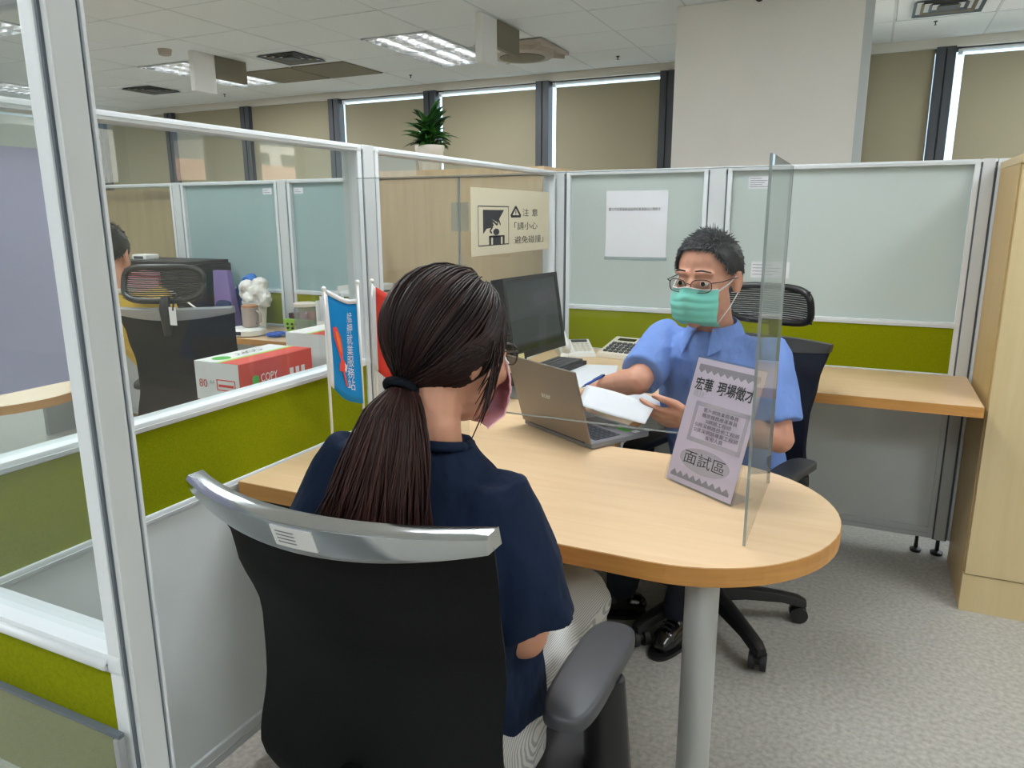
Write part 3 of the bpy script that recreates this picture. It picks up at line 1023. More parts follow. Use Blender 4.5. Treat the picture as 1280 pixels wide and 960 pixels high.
pen = thing('peninsula_desk', 'light maple desk with rounded end between the two people', 'desk', (0.6, -1.69, 0))
outline = [(0.004, -2.0)] + arc(RCX, RCY, RR, -90, 90, 28) + [(0.004, -1.385)]
MB().prism(outline, 0.704, TZ).build('tabletop', M['maple'], pen, True, smooth=35)
eb = MB()
ring = [(0.004, -2.0005)] + arc(RCX, RCY, RR + 0.0008, -90, 90, 28) + [(0.70, -1.3845)]
eb.loft([[(x, y, 0.7035), (x, y, TZ - 0.0015)] for x, y in ring], closed=False)
eo = eb.build('edge_band', M['maple_edge'], pen, True)
so = eo.modifiers.new('thick', 'SOLIDIFY'); so.thickness = 0.0015; so.offset = 0
MB().cyl((1.05, -1.88, 0.0), (1.05, -1.88, 0.704), 0.032, seg=28).build('leg', M['tube_steel'], pen, True, smooth=40)
MB().lathe([(0.045, 0), (0.045, 0.006), (0.034, 0.012)], (1.05, -1.88, 0), 24).build('foot', M['black'], pen, True)
MB().box((0.98, -1.94, 0.698), (1.12, -1.82, 0.704)).build('mounting_plate', M['steel'], pen, True)
MB().box((0.004, -1.98, 0.60), (0.03, -1.42, 0.704)).build('bracket', M['steel'], pen, True)

sw = thing('side_worktop', 'maple worktop along the clear-glass partition, holding monitor and papers', 'desk', (0.34, -0.7, 0))
MB().prism([(0.004, -1.3843), (0.62, -1.3843)] + arc(0.60, -1.295, 0.088, -90, 0, 6)[1:] + [(0.688, -0.004), (0.004, -0.004)], 0.7055, TZ - 0.0005).build('worktop', M['maple'], sw, True)
MB().box((0.6882, -1.29, 0.7055), (0.6892, -0.505, TZ - 0.002)).build('edge_band', M['maple_edge'], sw, True)
MB().box((0.08, -0.60, 0), (0.50, -0.06, 0.70)).build('drawer_pedestal', M['greypanel'], sw, True, bevel=0.004)
MB().box((0.004, -1.36, 0.60), (0.03, -0.7, 0.7055)).build('bracket', M['steel'], sw, True)

rw = thing('rear_worktop', 'maple worktop along the frosted partition, ending at the tall beech cabinet', 'desk', (1.2, -0.25, 0))
MB().box((0.6895, -0.505, 0.7045), (1.655, -0.004, TZ)).build('worktop', M['maple'], rw, True)
MB().box((0.6895, -0.5062, 0.7045), (1.655, -0.5052, TZ - 0.0015)).build('edge_band', M['maple_edge'], rw, True)
MB().box((1.6552, -0.505, 0.7045), (1.6562, -0.004, TZ - 0.0015)).build('edge_band', M['maple_edge'], rw, True)
MB().box((1.52, -0.10, 0.62), (1.545, -0.004, 0.7045)).build('bracket', M['steel'], rw, True)
MB().box((0.95, -0.05, 0.655), (1.38, -0.004, 0.7045)).build('cable_tray', M['greypanel'], rw, True)
MB().box((0.75, -0.06, 0), (0.79, -0.02, 0.7045)).build('leg', M['silver'], rw, True)

# ------------------------------------------------------------------ acrylic shield
M['acrylic_wing'] = glass_mat('clear acrylic side wing', '#f2f4f4', 0.8, haze=0.07, haze_col='#cdd4d2')
AY, AXR = -1.497, 1.118
sh = thing('acrylic_shield', 'tall clear acrylic sneeze shield with a right wing, standing on the rounded desk', 'screen', (0.55, AY, TZ))
sl0, sl1, slz, st = 0.34, 0.99, 0.832, 1.438
poly = [(-0.0 + 0.006, TZ), (sl0, TZ), (sl0, slz), (sl1, slz), (sl1, TZ), (AXR, TZ), (AXR, st), (0.006, st)]
m = MB()
m.loft([[(x, AY - 0.002, z) for x, z in poly], [(x, AY + 0.002, z) for x, z in poly]])
m.build('front_sheet', M['acrylic'], sh, True)
MB().box((AXR - 0.002, -1.865, TZ), (AXR + 0.002, AY - 0.0025, st)).build('side_wing', M['acrylic_wing'], sh, True)
e = MB()
e.box((AXR - 0.0025, -1.8665, TZ), (AXR + 0.0025, -1.8625, st)).build('wing_edge', M['acrylic_edge'], sh, True)
MB().box((sl0, AY - 0.0025, slz - 0.0015), (sl1, AY + 0.0025, slz + 0.0015)).build('slot_edge', M['acrylic_edge'], sh, True)
MB().box((0.006, AY - 0.0022, st - 0.001), (AXR, AY + 0.0022, st + 0.001)).build('top_edge', M['acrylic_edge'], sh, True)
MB().box((AXR - 0.004, AY - 0.004, TZ), (AXR + 0.0025, AY + 0.003, st)).build('corner_joint', M['acrylic_edge'], sh, True)
# small clear clip at the upper left of the shield
MB().box((0.30, AY - 0.006, 1.30), (0.345, AY + 0.006, 1.372)).build('clip', M['clear_plastic'], sh, True)
MB().box((0.319, AY - 0.003, 1.20), (0.323, AY + 0.003, st - 0.004)).build('clip_cord', M['acrylic_edge'], sh, True)

# ------------------------------------------------------------------ sign in its slanted acrylic stand
sg = thing('sign_stand', 'slanted acrylic stand with a lilac recruitment sheet at the rounded end of the desk', 'sign', (0.98, -1.63, TZ))
bl, br = Vector((0.9005, -1.573, TZ + 0.006)), Vector((1.0635, -1.684, TZ + 0.006))
su = (br - bl).normalized()
sn = Vector((su.y, -su.x, 0))            # towards the reader
al = radians(17)
sv = (-sn * sin(al) + Vector((0, 0, cos(al)))).normalized()
sw_, sh_ = (br - bl).length, 0.287
nn = su.cross(sv)
SM = Matrix(((su.x, sv.x, nn.x, bl.x), (su.y, sv.y, nn.y, bl.y), (su.z, sv.z, nn.z, bl.z), (0, 0, 0, 1)))
MB().box((-0.004, -0.004, -0.004), (sw_ + 0.004, sh_ + 0.004, -0.0015)).apply(SM).build('acrylic_back', M['acrylic'], sg, True)
MB().box((-0.004, -0.004, 0.0015), (sw_ + 0.004, sh_ + 0.004, 0.003)).apply(SM).build('acrylic_front', M['acrylic'], sg, True)
MB().box((0, 0, -0.0006), (sw_, sh_, 0.0006)).apply(SM).build('paper_sheet', M['lilac'], sg, True)
bx = MB().box((0, 0, -0.07), (sw_, 0.002, 0.0))
FM = Matrix(((su.x, 0, sn.x, bl.x), (su.y, 0, sn.y, bl.y), (0, 1, 0, TZ + 0.0005), (0, 0, 0, 1)))
bx.apply(FM).build('acrylic_foot', M['acrylic'], sg, True)
MB().loft([[FM @ Vector((0.012, 0.002, -0.06)), FM @ Vector((0.012, 0.002, -0.064))], [SM @ Vector((0.012, 0.12, -0.006)), SM @ Vector((0.012, 0.12, -0.010))],
           [SM @ Vector((sw_ - 0.012, 0.12, -0.006)), SM @ Vector((sw_ - 0.012, 0.12, -0.010))], [FM @ Vector((sw_ - 0.012, 0.002, -0.06)), FM @ Vector((sw_ - 0.012, 0.002, -0.064))]],
          closed=False).build('acrylic_strut', M['acrylic'], sg, True)
def sgp(x, y, z=0.0):
    return SM @ Vector((x * sw_, y * sh_, z))
prn = thing_print = None
def flatpoly(name, polys, m, parent, mtx, z):
    mb = MB()
    for p in polys:
        mb.poly([mtx @ Vector((x, y, z)) for x, y in p])
    return mb.build(name, m, parent, True, recalc=False)
W_, H_ = sw_, sh_
def scallop(y0, yz, sgn):
    pts = []
    n = 9
    for k in range(n):
        x0, x1 = 0.05 + 0.9 * k / n, 0.05 + 0.9 * (k + 1) / n
        pts += [(x0 * W_, (yz) * H_), ((x0 + x1) / 2 * W_, (yz + sgn * 0.028) * H_)]
    pts.append((0.95 * W_, yz * H_))
    return pts
quads = []
n = 9
for k in range(n):
    x0, x1 = 0.05 + 0.9 * k / n, 0.05 + 0.9 * (k + 1) / n
    xm = (x0 + x1) / 2
    quads.append([(x0 * W_, .955 * H_), (x0 * W_, .915 * H_), (xm * W_, .885 * H_), (x1 * W_, .915 * H_), (x1 * W_, .955 * H_)])
    quads.append([(x0 * W_, .04 * H_), (x1 * W_, .04 * H_), (x1 * W_, .06 * H_), (xm * W_, .095 * H_), (x0 * W_, .06 * H_)])
flatpoly('border_print', quads, M['ink_grey'], sg, SM, 0.0008)
fr = []
fx0, fx1, fy0, fy1, ft = .15, .95, .345, .665, .035
for a in (((fx0, fy0), (fx1, fy0 + ft)), ((fx0, fy1 - ft), (fx1, fy1)), ((fx0, fy0), (fx0 + ft * 1.4, fy1)), ((fx1 - ft * 1.4, fy0), (fx1, fy1))):
    (x0, y0), (x1, y1) = a
    fr.append([(x0 * W_, y0 * H_), (x1 * W_, y0 * H_), (x1 * W_, y1 * H_), (x0 * W_, y1 * H_)])
flatpoly('frame_print', fr, M['ink_lgrey'], sg, SM, 0.0008)
flatpoly('oval_print', [[((0.5 + 0.38 * cos(2 * pi * k / 36)) * W_, (0.215 + 0.095 * sin(2 * pi * k / 36)) * H_) for k in range(36)]], M['ink_lgrey'], sg, SM, 0.0008)
def sgtext(s, x, y, fit, m='ink', fith=None, nm='lettering', bold=0.0):
    text(s, 0.03, M[m], nm, sg, sgp(x, y), su, sv, fit=fit * W_, fith=fith, lift=0.001, bold=bold)
sgtext('宏華', 0.06, 0.745, 0.27, fith=0.031, bold=0.0006)
sgtext('現場徵才', 0.40, 0.745, 0.54, fith=0.031, bold=0.0006)
sgtext('職缺：', 0.07, 0.69, 0.2, 'ink_lgrey')
for k, (s, x, w) in enumerate((('客戶網路業務專員', .29, .52), ('機房機務維運專員', .29, .52), ('SI網路工程師', .36, .38), ('SI資深網路技術工程師', .22, .66), ('SI資深網路專案工程師', .22, .66), ('客服人員', .42, .26))):
    sgtext(s, x, 0.592 - 0.041 * k, w, fith=0.0098)
sgtext('面試區', 0.19, 0.17, 0.62, fith=0.030)

# ------------------------------------------------------------------ laptop
lp = thing('laptop', 'open bronze-grey laptop with its lid back towards the woman, behind the shield', 'laptop', (0.6, -1.25, TZ))
l0 = Vector((0.411, -1.288, TZ + 0.016))
lu = Vector((0.864, -0.504, 0)).normalized()
ln = Vector((0.504, 0.864, 0)).normalized()
LM = Matrix(((lu.x, ln.x, 0, l0.x), (lu.y, ln.y, 0, l0.y), (0, 0, 1, l0.z - 0.016), (0, 0, 0, 1)))
LW = 0.302
MB().box((0, 0, 0.003), (LW, 0.205, 0.017)).bevel(0.003).apply(LM).build('base', M['laptop_b'], lp, True, smooth=40)
for x in (0.02, LW - 0.05):
    MB().box((x, 0.012, 0), (x + 0.03, 0.02, 0.003)).box((x, 0.18, 0), (x + 0.03, 0.188, 0.003)).apply(LM).build('rubber_foot', M['black'], lp, True)
la = radians(16)
lv = (-ln * sin(la) + Vector((0, 0, cos(la)))).normalized()
lw = lu.cross(lv)
LL = Matrix(((lu.x, lv.x, lw.x, l0.x), (lu.y, lv.y, lw.y, l0.y), (lu.z, lv.z, lw.z, l0.z), (0, 0, 0, 1)))
lid = MB().box((0, 0.003, 0.0), (LW, 0.208, 0.006)).bevel(0.0025).apply(LL).build('lid', M['laptop'], lp, True, smooth=40)
MB().box((0.008, 0.012, -0.0008), (LW - 0.008, 0.2, 0.0002)).apply(LL).build('display', M['screen'], lid, True)
text('acer', 0.02, M['alu'], 'logo', lid, LL @ Vector((0.13, 0.105, 0.006)), lu, lv, fit=0.042, lift=0.0005)
MB().cyl((0.03, 0.0, 0.017), (LW - 0.03, 0.0, 0.017), 0.005, seg=10).apply(LM).build('hinge', M['black'], lp, True)
kb = MB()
for r in range(5):
    for c in range(14):
        x0 = 0.022 + c * 0.0188
        kb.box((x0, 0.03 + r * 0.018, 0.0165), (x0 + 0.0158, 0.03 + r * 0.018 + 0.015, 0.0185))
kb.apply(LM)
o = kb.build('keycaps', M['key_dark'], lp, True); o['kind'] = 'stuff'
MB().box((0.10, 0.135, 0.0166), (0.20, 0.19, 0.0175)).apply(LM).build('touchpad', M['grey_plastic'], lp, True)
MB().box((LW - 0.075, 0.15, 0.0166), (LW - 0.03, 0.172, 0.0174)).apply(LM).build('green_sticker', M['leafgreen'], lp, True)
MB().box((LW - 0.028, 0.165, 0.0166), (LW - 0.012, 0.185, 0.0174)).apply(LM).build('white_sticker', M['white'], lp, True)

# ------------------------------------------------------------------ monitor
mo = thing('monitor', 'black desktop monitor facing right, beside the clear-glass partition', 'monitor', (0.2, -0.87, TZ))
m0, m1 = Vector((0.268, -1.066, 0.877)), Vector((0.312, -0.716, 0.877))
mu = (m1 - m0).normalized()
mn = Vector((mu.y, -mu.x, 0))
mv = (-mn * sin(radians(9)) + Vector((0, 0, 1)) * cos(radians(9))).normalized()
mw = mu.cross(mv)
MM = Matrix(((mu.x, mv.x, mw.x, m0.x), (mu.y, mv.y, mw.y, m0.y), (mu.z, mv.z, mw.z, m0.z), (0, 0, 0, 1)))
MW, MH = (m1 - m0).length, 0.268
MB().box((0, 0, -0.045), (MW, MH, 0)).bevel(0.006).apply(MM).build('housing', M['black'], mo, True, smooth=40)
for a, b in (((0, 0), (MW, 0.022)), ((0, MH - 0.014), (MW, MH)), ((0, 0.022), (0.014, MH - 0.014)), ((MW - 0.014, 0.022), (MW, MH - 0.014))):
    MB().box((a[0], a[1], -0.001), (b[0], b[1], 0.004)).apply(MM).build('bezel', M['black'], mo, True)
MB().box((0.014, 0.022, -0.001), (MW - 0.014, MH - 0.014, 0.0015)).apply(MM).build('display', M['screen'], mo, True)
MB().box((0.03, -0.022, 0.004), (0.065, 0.018, 0.005)).apply(MM).build('sticky_note', M['yellow_note'], mo, True)
MB().box((MW / 2 - 0.03, 0.10, -0.075), (MW / 2 + 0.03, 0.16, -0.045)).apply(MM).build('neck_mount', M['black'], mo, True)
mc = MM @ Vector((MW / 2, 0.1, -0.07))
MB().tube([(mc.x, mc.y, TZ + 0.01), (mc.x, mc.y, TZ + 0.12), (mc.x + 0.008, mc.y, mc.z + 0.05)], [0.03, 0.026, 0.024], 16).build('stand_column', M['black'], mo, True, smooth=40)
MB().lathe([(0.118, 0), (0.12, 0.006), (0.10, 0.012), (0.03, 0.018)], (mc.x + 0.05, mc.y - 0.02, TZ), 32).build('stand_foot', M['silver'], mo, True, smooth=40)

def mouse(label, x, y, z, rot):
    t = thing('computer_mouse', label, 'mouse', (x, y, z), rot)
    mb = MB()
    mb.ell((0, 0, 0.012), (0.03, 0.052, 0.024))
    for v in mb.bm.verts:
        v.co.z = max(v.co.z, 0.001)
    mb.build('shell', M['black'], t, smooth=True)
    MB().cyl((-0.003, 0.026, 0.031), (0.003, 0.026, 0.031), 0.008, seg=10).build('scroll_wheel', M['grey_plastic'], t)
mouse('black computer mouse on the worktop, left of the laptop lid', 0.075, -1.03, TZ - 0.0005, 0.3)

# ------------------------------------------------------------------ keyboard
ky = thing('keyboard', 'black desktop keyboard lying beside the monitor, behind the laptop lid', 'keyboard', (0.185, -0.55, TZ - 0.0005), radians(-96))
MB().box((-0.19, -0.07, 0.0), (0.19, 0.07, 0.018)).build('base', M['black_matte'], ky, bevel=0.004)
kb = MB()
for r in range(5):
    for c in range(18):
        kb.box((-0.18 + c * 0.0201, -0.058 + r * 0.0235, 0.018), (-0.18 + c * 0.0201 + 0.0165, -0.058 + r * 0.0235 + 0.019, 0.025))
o = kb.build('keycaps', M['grey_plastic'], ky); o['kind'] = 'stuff'

# ------------------------------------------------------------------ telephone
ph = thing('desk_phone', 'off-white desk telephone with its handset on the left, in the partition corner', 'telephone', (0.145, -0.162, TZ - 0.0005), radians(30))
pb = MB().loft([[(-0.09, -0.10, z0), (0.09, -0.10, z0), (0.09, 0.10, z0), (-0.09, 0.10, z0)] if False else [(-0.09, -0.10, 0), (0.09, -0.10, 0), (0.09, 0.10, 0), (-0.09, 0.10, 0)]
                for z0 in (0,)] + [[(-0.085, -0.095, 0.022), (0.085, -0.095, 0.022), (0.085, 0.095, 0.06), (-0.085, 0.095, 0.06)]])
pb.build('body', M['white'], ph, bevel=0.006, smooth=40)
def pz(y):
    return 0.022 + (y + 0.095) / 0.19 * 0.038
hs = MB()
hs.tube([(-0.055, -0.10, pz(-0.1) + 0.02), (-0.055, -0.085, pz(-0.085) + 0.032), (-0.055, 0.0, pz(0) + 0.036), (-0.055, 0.085, pz(0.085) + 0.032), (-0.055, 0.10, pz(0.1) + 0.02)], [0.014, 0.02, 0.016, 0.02, 0.014], 12)
hs.cap((-0.055, -0.078, pz(-0.078) + 0.006), (-0.055, -0.078, pz(-0.078) + 0.026), 0.022)
hs.cap((-0.055, 0.078, pz(0.078) + 0.006), (-0.055, 0.078, pz(0.078) + 0.026), 0.022)
hs.build('handset', M['white'], ph, smooth=True)
kb = MB()
for r in range(5):
    for c in range(4):
        y = -0.07 + r * 0.022
        kb.box((-0.012 + c * 0.022, y, pz(y) - 0.002), (-0.012 + c * 0.022 + 0.016, y + 0.014, pz(y) + 0.006))
o = kb.build('keypad', M['offwhite'], ph); o['kind'] = 'stuff'
MB().box((-0.01, 0.05, pz(0.05)), (0.07, 0.08, pz(0.08) + 0.003)).build('display', M['grey_plastic'], ph)
cord = [Vector((-0.055 + 0.02 * sin(k * 0.22), -0.11 - 0.012 * k * 0.35, 0.012)) + Vector((0.006 * cos(k * 1.9), 0.0, 0.006 * sin(k * 1.9))) for k in range(40)]
MB().tube(cord, 0.002, 6).build('coiled_cord', M['offwhite'], ph, smooth=True)
ph.scale = (0.88, 0.88, 0.88)


# ------------------------------------------------------------------ desk calculator
ca = thing('desk_calculator', 'beige wedge-shaped desk calculator against the olive panel', 'calculator', (0.352, -0.113, TZ - 0.0005), radians(-10))
MB().loft([[(-0.085, -0.095, 0), (0.085, -0.095, 0), (0.085, 0.095, 0), (-0.085, 0.095, 0)],
           [(-0.082, -0.092, 0.022), (0.082, -0.092, 0.022), (0.082, 0.092, 0.068), (-0.082, 0.092, 0.068)]]).build('body', M['offwhite'], ca, bevel=0.008, smooth=40)
def cz(y):
    return 0.022 + (y + 0.092) / 0.184 * 0.046
MB().loft([[(-0.055, 0.045, cz(0.045) + 0.001), (0.03, 0.045, cz(0.045) + 0.001), (0.03, 0.072, cz(0.072) + 0.001), (-0.055, 0.072, cz(0.072) + 0.001)],
           [(-0.055, 0.045, cz(0.045) - 0.004), (0.03, 0.045, cz(0.045) - 0.004), (0.03, 0.072, cz(0.072) - 0.004), (-0.055, 0.072, cz(0.072) - 0.004)]]).build('display', M['screen'], ca)
key0 = None
for r in range(4):
    for c in range(5):
        if key0 is None:
            key0 = k_ = MB().box((-0.009, -0.008, -0.003), (0.009, 0.008, 0.006)).build('key', M['grey_plastic'], ca)
        else:
            k_ = key0.copy(); COL.objects.link(k_); k_.parent = ca
        y = -0.07 + r * 0.027
        k_.location = (-0.05 + c * 0.025, y, cz(y))
        k_.rotation_euler = (math.atan2(0.046, 0.184), 0, 0)

# ------------------------------------------------------------------ papers and pen
def sheet(label, cx, cy, w, d, rot, z, name='paper_sheet', cat='paper', m='paper', curl=0.0):
    t = MB()
    c, s = cos(rot), sin(rot)
    def fn(u, v):
        x, y = (u - .5) * w, (v - .5) * d
        return (cx + x * c - y * s, cy + x * s + y * c, z + curl * (u - .5) ** 2 * 4)
    o = t.grid(fn, 6, 6, 0.0006).build(name, M[m], smooth=40)
    tag(o, label, cat, 'loose papers on the worktop')
    return o
sheet('white paper sheet on the worktop beside the keyboard, under the pen hand', 0.40, -0.62, 0.20, 0.30, radians(-8), TZ + 0.0006)
sheet('white paper sheet fanned out under the other sheet, next to the telephone', 0.335, -0.50, 0.20, 0.29, radians(14), TZ + 0.0002)
sheet('white paper sheet lying under the man\'s forearm', 0.585, -0.88, 0.21, 0.29, radians(38), TZ + 0.001)
sheet('small white card in front of the desk calculator', 0.52, -0.20, 0.10, 0.15, radians(-30), TZ + 0.0006)

# ------------------------------------------------------------------ flags
def flag(label, x, y, cloth, bare=False, hz=1.165, rot=0.0):
    t = thing('table_flag' if not bare else 'flag_pole', label, 'flag', (x, y, TZ), rot, 'table flags by the glass partition')
    MB().lathe([(0.04, 0), (0.042, 0.006), (0.03, 0.012), (0.012, 0.02), (0.008, 0.03)], seg=20).build('base', M['white'], t, smooth=40)
    MB().cyl((0, 0, 0.02), (0, 0, hz - TZ), 0.0035, seg=10).build('pole', M['white'], t, smooth=True)
    MB().ell((0, 0, hz - TZ + 0.004), (0.006, 0.006, 0.006), seg=10, rg=6).build('finial', M['white'], t, smooth=True)
    return t
fl = flag('blue table flag with white lettering and an orange fish, in front of the olive band', 0.10, -1.775, 'flag_b')
def fpt(u, v, off=0.0):
    # u along the fly (towards +y), v down the hoist
    sag = 0.036 * u + 0.010 * sin(pi * u) + 0.028 * u * v * v
    y = 0.006 + 0.125 * u - 0.02 * u * v
    x = 0.006 * sin(u * 5 + v * 2) + 0.012 * u * v - off
    return (x - off * 0, y, 0.415 - sag - 0.232 * v)
MB().grid(lambda u, v: fpt(u, v), 14, 14, 0.001).build('cloth', M['flag_b'], fl, smooth=True)
MB().grid(lambda u, v: fpt(-0.09 + 0.11 * u, v * 1.0), 3, 14, 0.003).build('white_sleeve', M['flag_w'], fl, smooth=True)
MB().grid(lambda u, v: (fpt(u, 0)[0] , fpt(u, 0)[1], fpt(u, 0)[2] + 0.004 + 0.012 * (1 - v) - 0.004), 10, 2, 0.003).build('white_band', M['flag_w'], fl, smooth=True)
def flag_text(s, u0, v0, size, dv, m, nm='lettering'):
    for k, ch in enumerate(s):
        cu = text(ch, size, M[m], nm, None, (0, 0, 0), (1, 0, 0), (0, 1, 0), fit=size, fith=size * 0.95, world=False, lift=0)
        cu.parent = fl
        for v in cu.data.vertices:
            uu = u0 + v.co.x / 0.125
            vv = v0 + dv * k - v.co.y / 0.232
            p = fpt(uu, vv)
            v.co = Vector((p[0] + 0.0022, p[1], p[2]))
flag_text('艋舺就業服務站', 0.60, 0.20, 0.0265, 0.114, 'flag_w')
fish = [(u0 * 1.35 - .08, .30 + (v0 - .40) * 1.25) for u0, v0 in [(0.12, .42), (0.2, .40), (.30, .46), (.36, .56), (.36, .64), (.44, .66), (.46, .72), (.42, .74), (.50, .86), (.44, .84), (.36, .74), (.26, .76), (.26, .70), (.30, .66), (.20, .58), (.13, .50)]]
mb = MB(); mb.poly([Vector(fpt(u, v)) + Vector((0.0024, 0, 0)) for u, v in fish]); mb.build('fish_print', M['red_print'], fl, recalc=False)
mb = MB(); mb.poly([Vector(fpt(u, v)) + Vector((0.0028, 0, 0)) for u, v in [(u0 * 1.35 - .08, .30 + (v0 - .40) * 1.25) for u0, v0 in [(.17, .44), (.22, .44), (.30, .52), (.32, .60), (.26, .58), (.19, .51)]]]); mb.build('fish_belly_print', M['orange'], fl, recalc=False)
mb = MB(); mb.poly([Vector(fpt(u, v)) + Vector((0.0024, 0, 0)) for u, v in [(u0 * 1.35 - .08, .30 + (v0 - .40) * 1.25) for u0, v0 in [(.40, .66), (.50, .68), (.47, .74), (.40, .71)]]]); mb.build('fin_print', M['flag_w'], fl, recalc=False)
fb2 = flag('plain thin white flag pole right of the blue flag', 0.10, -1.642, None, True, 1.17)
fr2 = flag('red table flag with a white edge, mostly hidden behind the woman\'s head', 0.075, -1.545, 'flag_r', rot=radians(-75))
MB().grid(lambda u, v: fpt(u, v), 14, 14, 0.001).build('cloth', M['flag_r'], fr2, smooth=True)
MB().grid(lambda u, v: fpt(-0.09 + 0.13 * u, v * 1.0), 3, 14, 0.003).build('white_sleeve', M['flag_w'], fr2, smooth=True)

# ------------------------------------------------------------------ notices
GX = AX + 0.0045
cn = thing('notice', 'cream caution notice with a bumped-head pictogram taped to the clear glass', 'notice', (0.0, -0.48, 1.2))
cyL, cyR, cz0, cz1 = -0.842, -0.128, 1.195, 1.436
MB().box((0.0005, cyL, cz0), (0.0017, cyR, cz1)).build('sheet', M['cream'], cn, True)
cW, cH = cyR - cyL, cz1 - cz0
CM = Matrix(((0, 0, 1, 0.0018), (1, 0, 0, cyL), (0, 1, 0, cz0), (0, 0, 0, 1)))
def cpt(x, y):
    return (x * cW, y * cH)
def crect(x0, y0, x1, y1):
    return [cpt(x0, y0), cpt(x1, y0), cpt(x1, y1), cpt(x0, y1)]
lw_ = 0.006
flatpoly('pictogram_frame', [crect(.07, .14, .07 + lw_, .74), crect(.43 - lw_, .14, .43, .74), crect(.07, .14, .43, .155), crect(.07, .725, .43, .74)], M['ink'], cn, CM, 0.0002)
flatpoly('ceiling_pictogram', [[cpt(.125, .68), cpt(.125, .32), cpt(.17, .41), cpt(.25, .44)], [cpt(.125, .68), cpt(.25, .44), cpt(.215, .55), cpt(.29, .49), cpt(.37, .68)]], M['ink'], cn, CM, 0.0003)
def zig(pts, w):
    out = []
    for (x0, y0), (x1, y1) in zip(pts[:-1], pts[1:]):
        d = Vector(((x1 - x0) * cW, (y1 - y0) * cH)).normalized()
        nx, ny = -d.y * w / 2, d.x * w / 2
        out.append([(x0 * cW + nx, y0 * cH + ny), (x0 * cW - nx, y0 * cH - ny), (x1 * cW - nx, y1 * cH - ny), (x1 * cW + nx, y1 * cH + ny)])
    return out
flatpoly('burst_print', zig([(.20, .55), (.255, .49), (.285, .45), (.305, .53), (.325, .45)], 0.008) + zig([(.145, .41), (.235, .43), (.20, .36), (.225, .33)], 0.008), M['ink'], cn, CM, 0.0004)
flatpoly('head_print', [[(.275 * cW + 0.026 * cos(2 * pi * k / 24), .345 * cH + 0.0125 * sin(2 * pi * k / 24)) for k in range(24)]], M['ink'], cn, CM, 0.0004)
flatpoly('body_print', [crect(.19, .155, .215, .285), crect(.235, .155, .33, .285), crect(.35, .155, .375, .285), crect(.19, .265, .375, .29)], M['ink'], cn, CM, 0.0004)
flatpoly('warning_triangle', zig([(.455, .58), (.585, .58)], 0.009) + zig([(.455, .58), (.52, .735)], 0.012) + zig([(.585, .58), (.52, .735)], 0.012) + zig([(.52, .62), (.52, .68)], 0.008) + zig([(.52, .592), (.52, .605)], 0.008), M['ink'], cn, CM, 0.0004)
for s, x, y, w in (('注', .61, .58, .085), ('意', .74, .58, .085), ('「請小心', .50, .36, .32), ('避免碰撞」', .50, .135, .41)):
    text(s, 0.03, M['ink'], 'lettering', cn, CM @ Vector((x * cW, y * cH, 0)), (0, 1, 0), (0, 0, 1), fit=w * cW, fith=0.030, lift=0.0006)

qn = thing('notice', 'white notice sheet with one printed line taped to the frosted panel', 'notice', (0.35, 0, 1.15))
qx0, qx1, qz0, qz1 = 0.213, 0.487, 1.150, 1.441
MB().box((qx0, GY - 0.002, qz0), (qx1, GY - 0.0008, qz1)).build('sheet', M['paper'], qn, True)
text('臺北市就業服務處艋舺就業服務站公開徵才', 0.02, M['ink'], 'lettering', qn, (qx0 + 0.012, GY - 0.0021, 1.356), (1, 0, 0), (0, 0, 1), fit=0.232, fith=0.014, lift=0.0004)
MB().box((qx0 - 0.004, GY - 0.0026, qz0 - 0.006), (qx1 + 0.004, GY - 0.0022, qz0 + 0.008)).build('tape', M['clear_plastic'], qn, True)

# ------------------------------------------------------------------ potted plant on the tan cabinet
pl = thing('potted_plant', 'bushy green plant in a white pot on the tan cabinet', 'plant', (-0.765, 0.15, 1.5535))
pl.scale = (1.16, 1.16, 1.16)
MB().lathe([(0.042, 0), (0.046, 0.004), (0.060, 0.085), (0.064, 0.09), (0.064, 0.11), (0.058, 0.11), (0.055, 0.095)], seg=32).build('pot', M['pot'], pl, smooth=40)
MB().lathe([(0.001, 0.092), (0.056, 0.092), (0.056, 0.1)], seg=20).build('soil', M['soil'], pl)
leafs = []
for w_ in range(2):
    def lf(u, v):
        x = (v - .5) * 2
        wd = 0.021 * (sin(pi * min(1, u * 0.93 + 0.07)) ** 0.75) * (1 - 0.25 * u)
        return (x * wd, 0.02 + 0.13 * u, 0.05 * u - 0.075 * u * u + 0.25 * abs(x) * wd)
    o = MB().grid(lf, 7, 4, 0.0008).build('leaf', M['leaf'] if w_ == 0 else M['leaf2'], pl, smooth=True)
    leafs.append(o)
rnd = random.Random(3)
for k in range(112):
    o = leafs[k % 2] if k < 2 else leafs[k % 2].copy()
    if k >= 2:
        COL.objects.link(o); o.parent = pl
    el = radians(rnd.uniform(5, 85)) if k % 3 else radians(rnd.uniform(-5, 40))
    s = rnd.uniform(0.62, 0.98) * (0.92 if el < 0.6 else 1.0)
    h = 0.10 + 0.085 * rnd.random() * (0.35 + el / 1.5)
    o.location = (rnd.uniform(-.015, .015), rnd.uniform(-.015, .015), h)
    o.rotation_euler = (el, rnd.uniform(-.4, .4), k * 2.399)
    o.scale = (s, s * 0.92, s)
for k in range(5):
    a = k * 1.256
    MB().tube([(0.012 * cos(a), 0.012 * sin(a), 0.09), (0.016 * cos(a), 0.016 * sin(a), 0.19)], 0.005, 6).build('stem', M['leaf2'], pl)
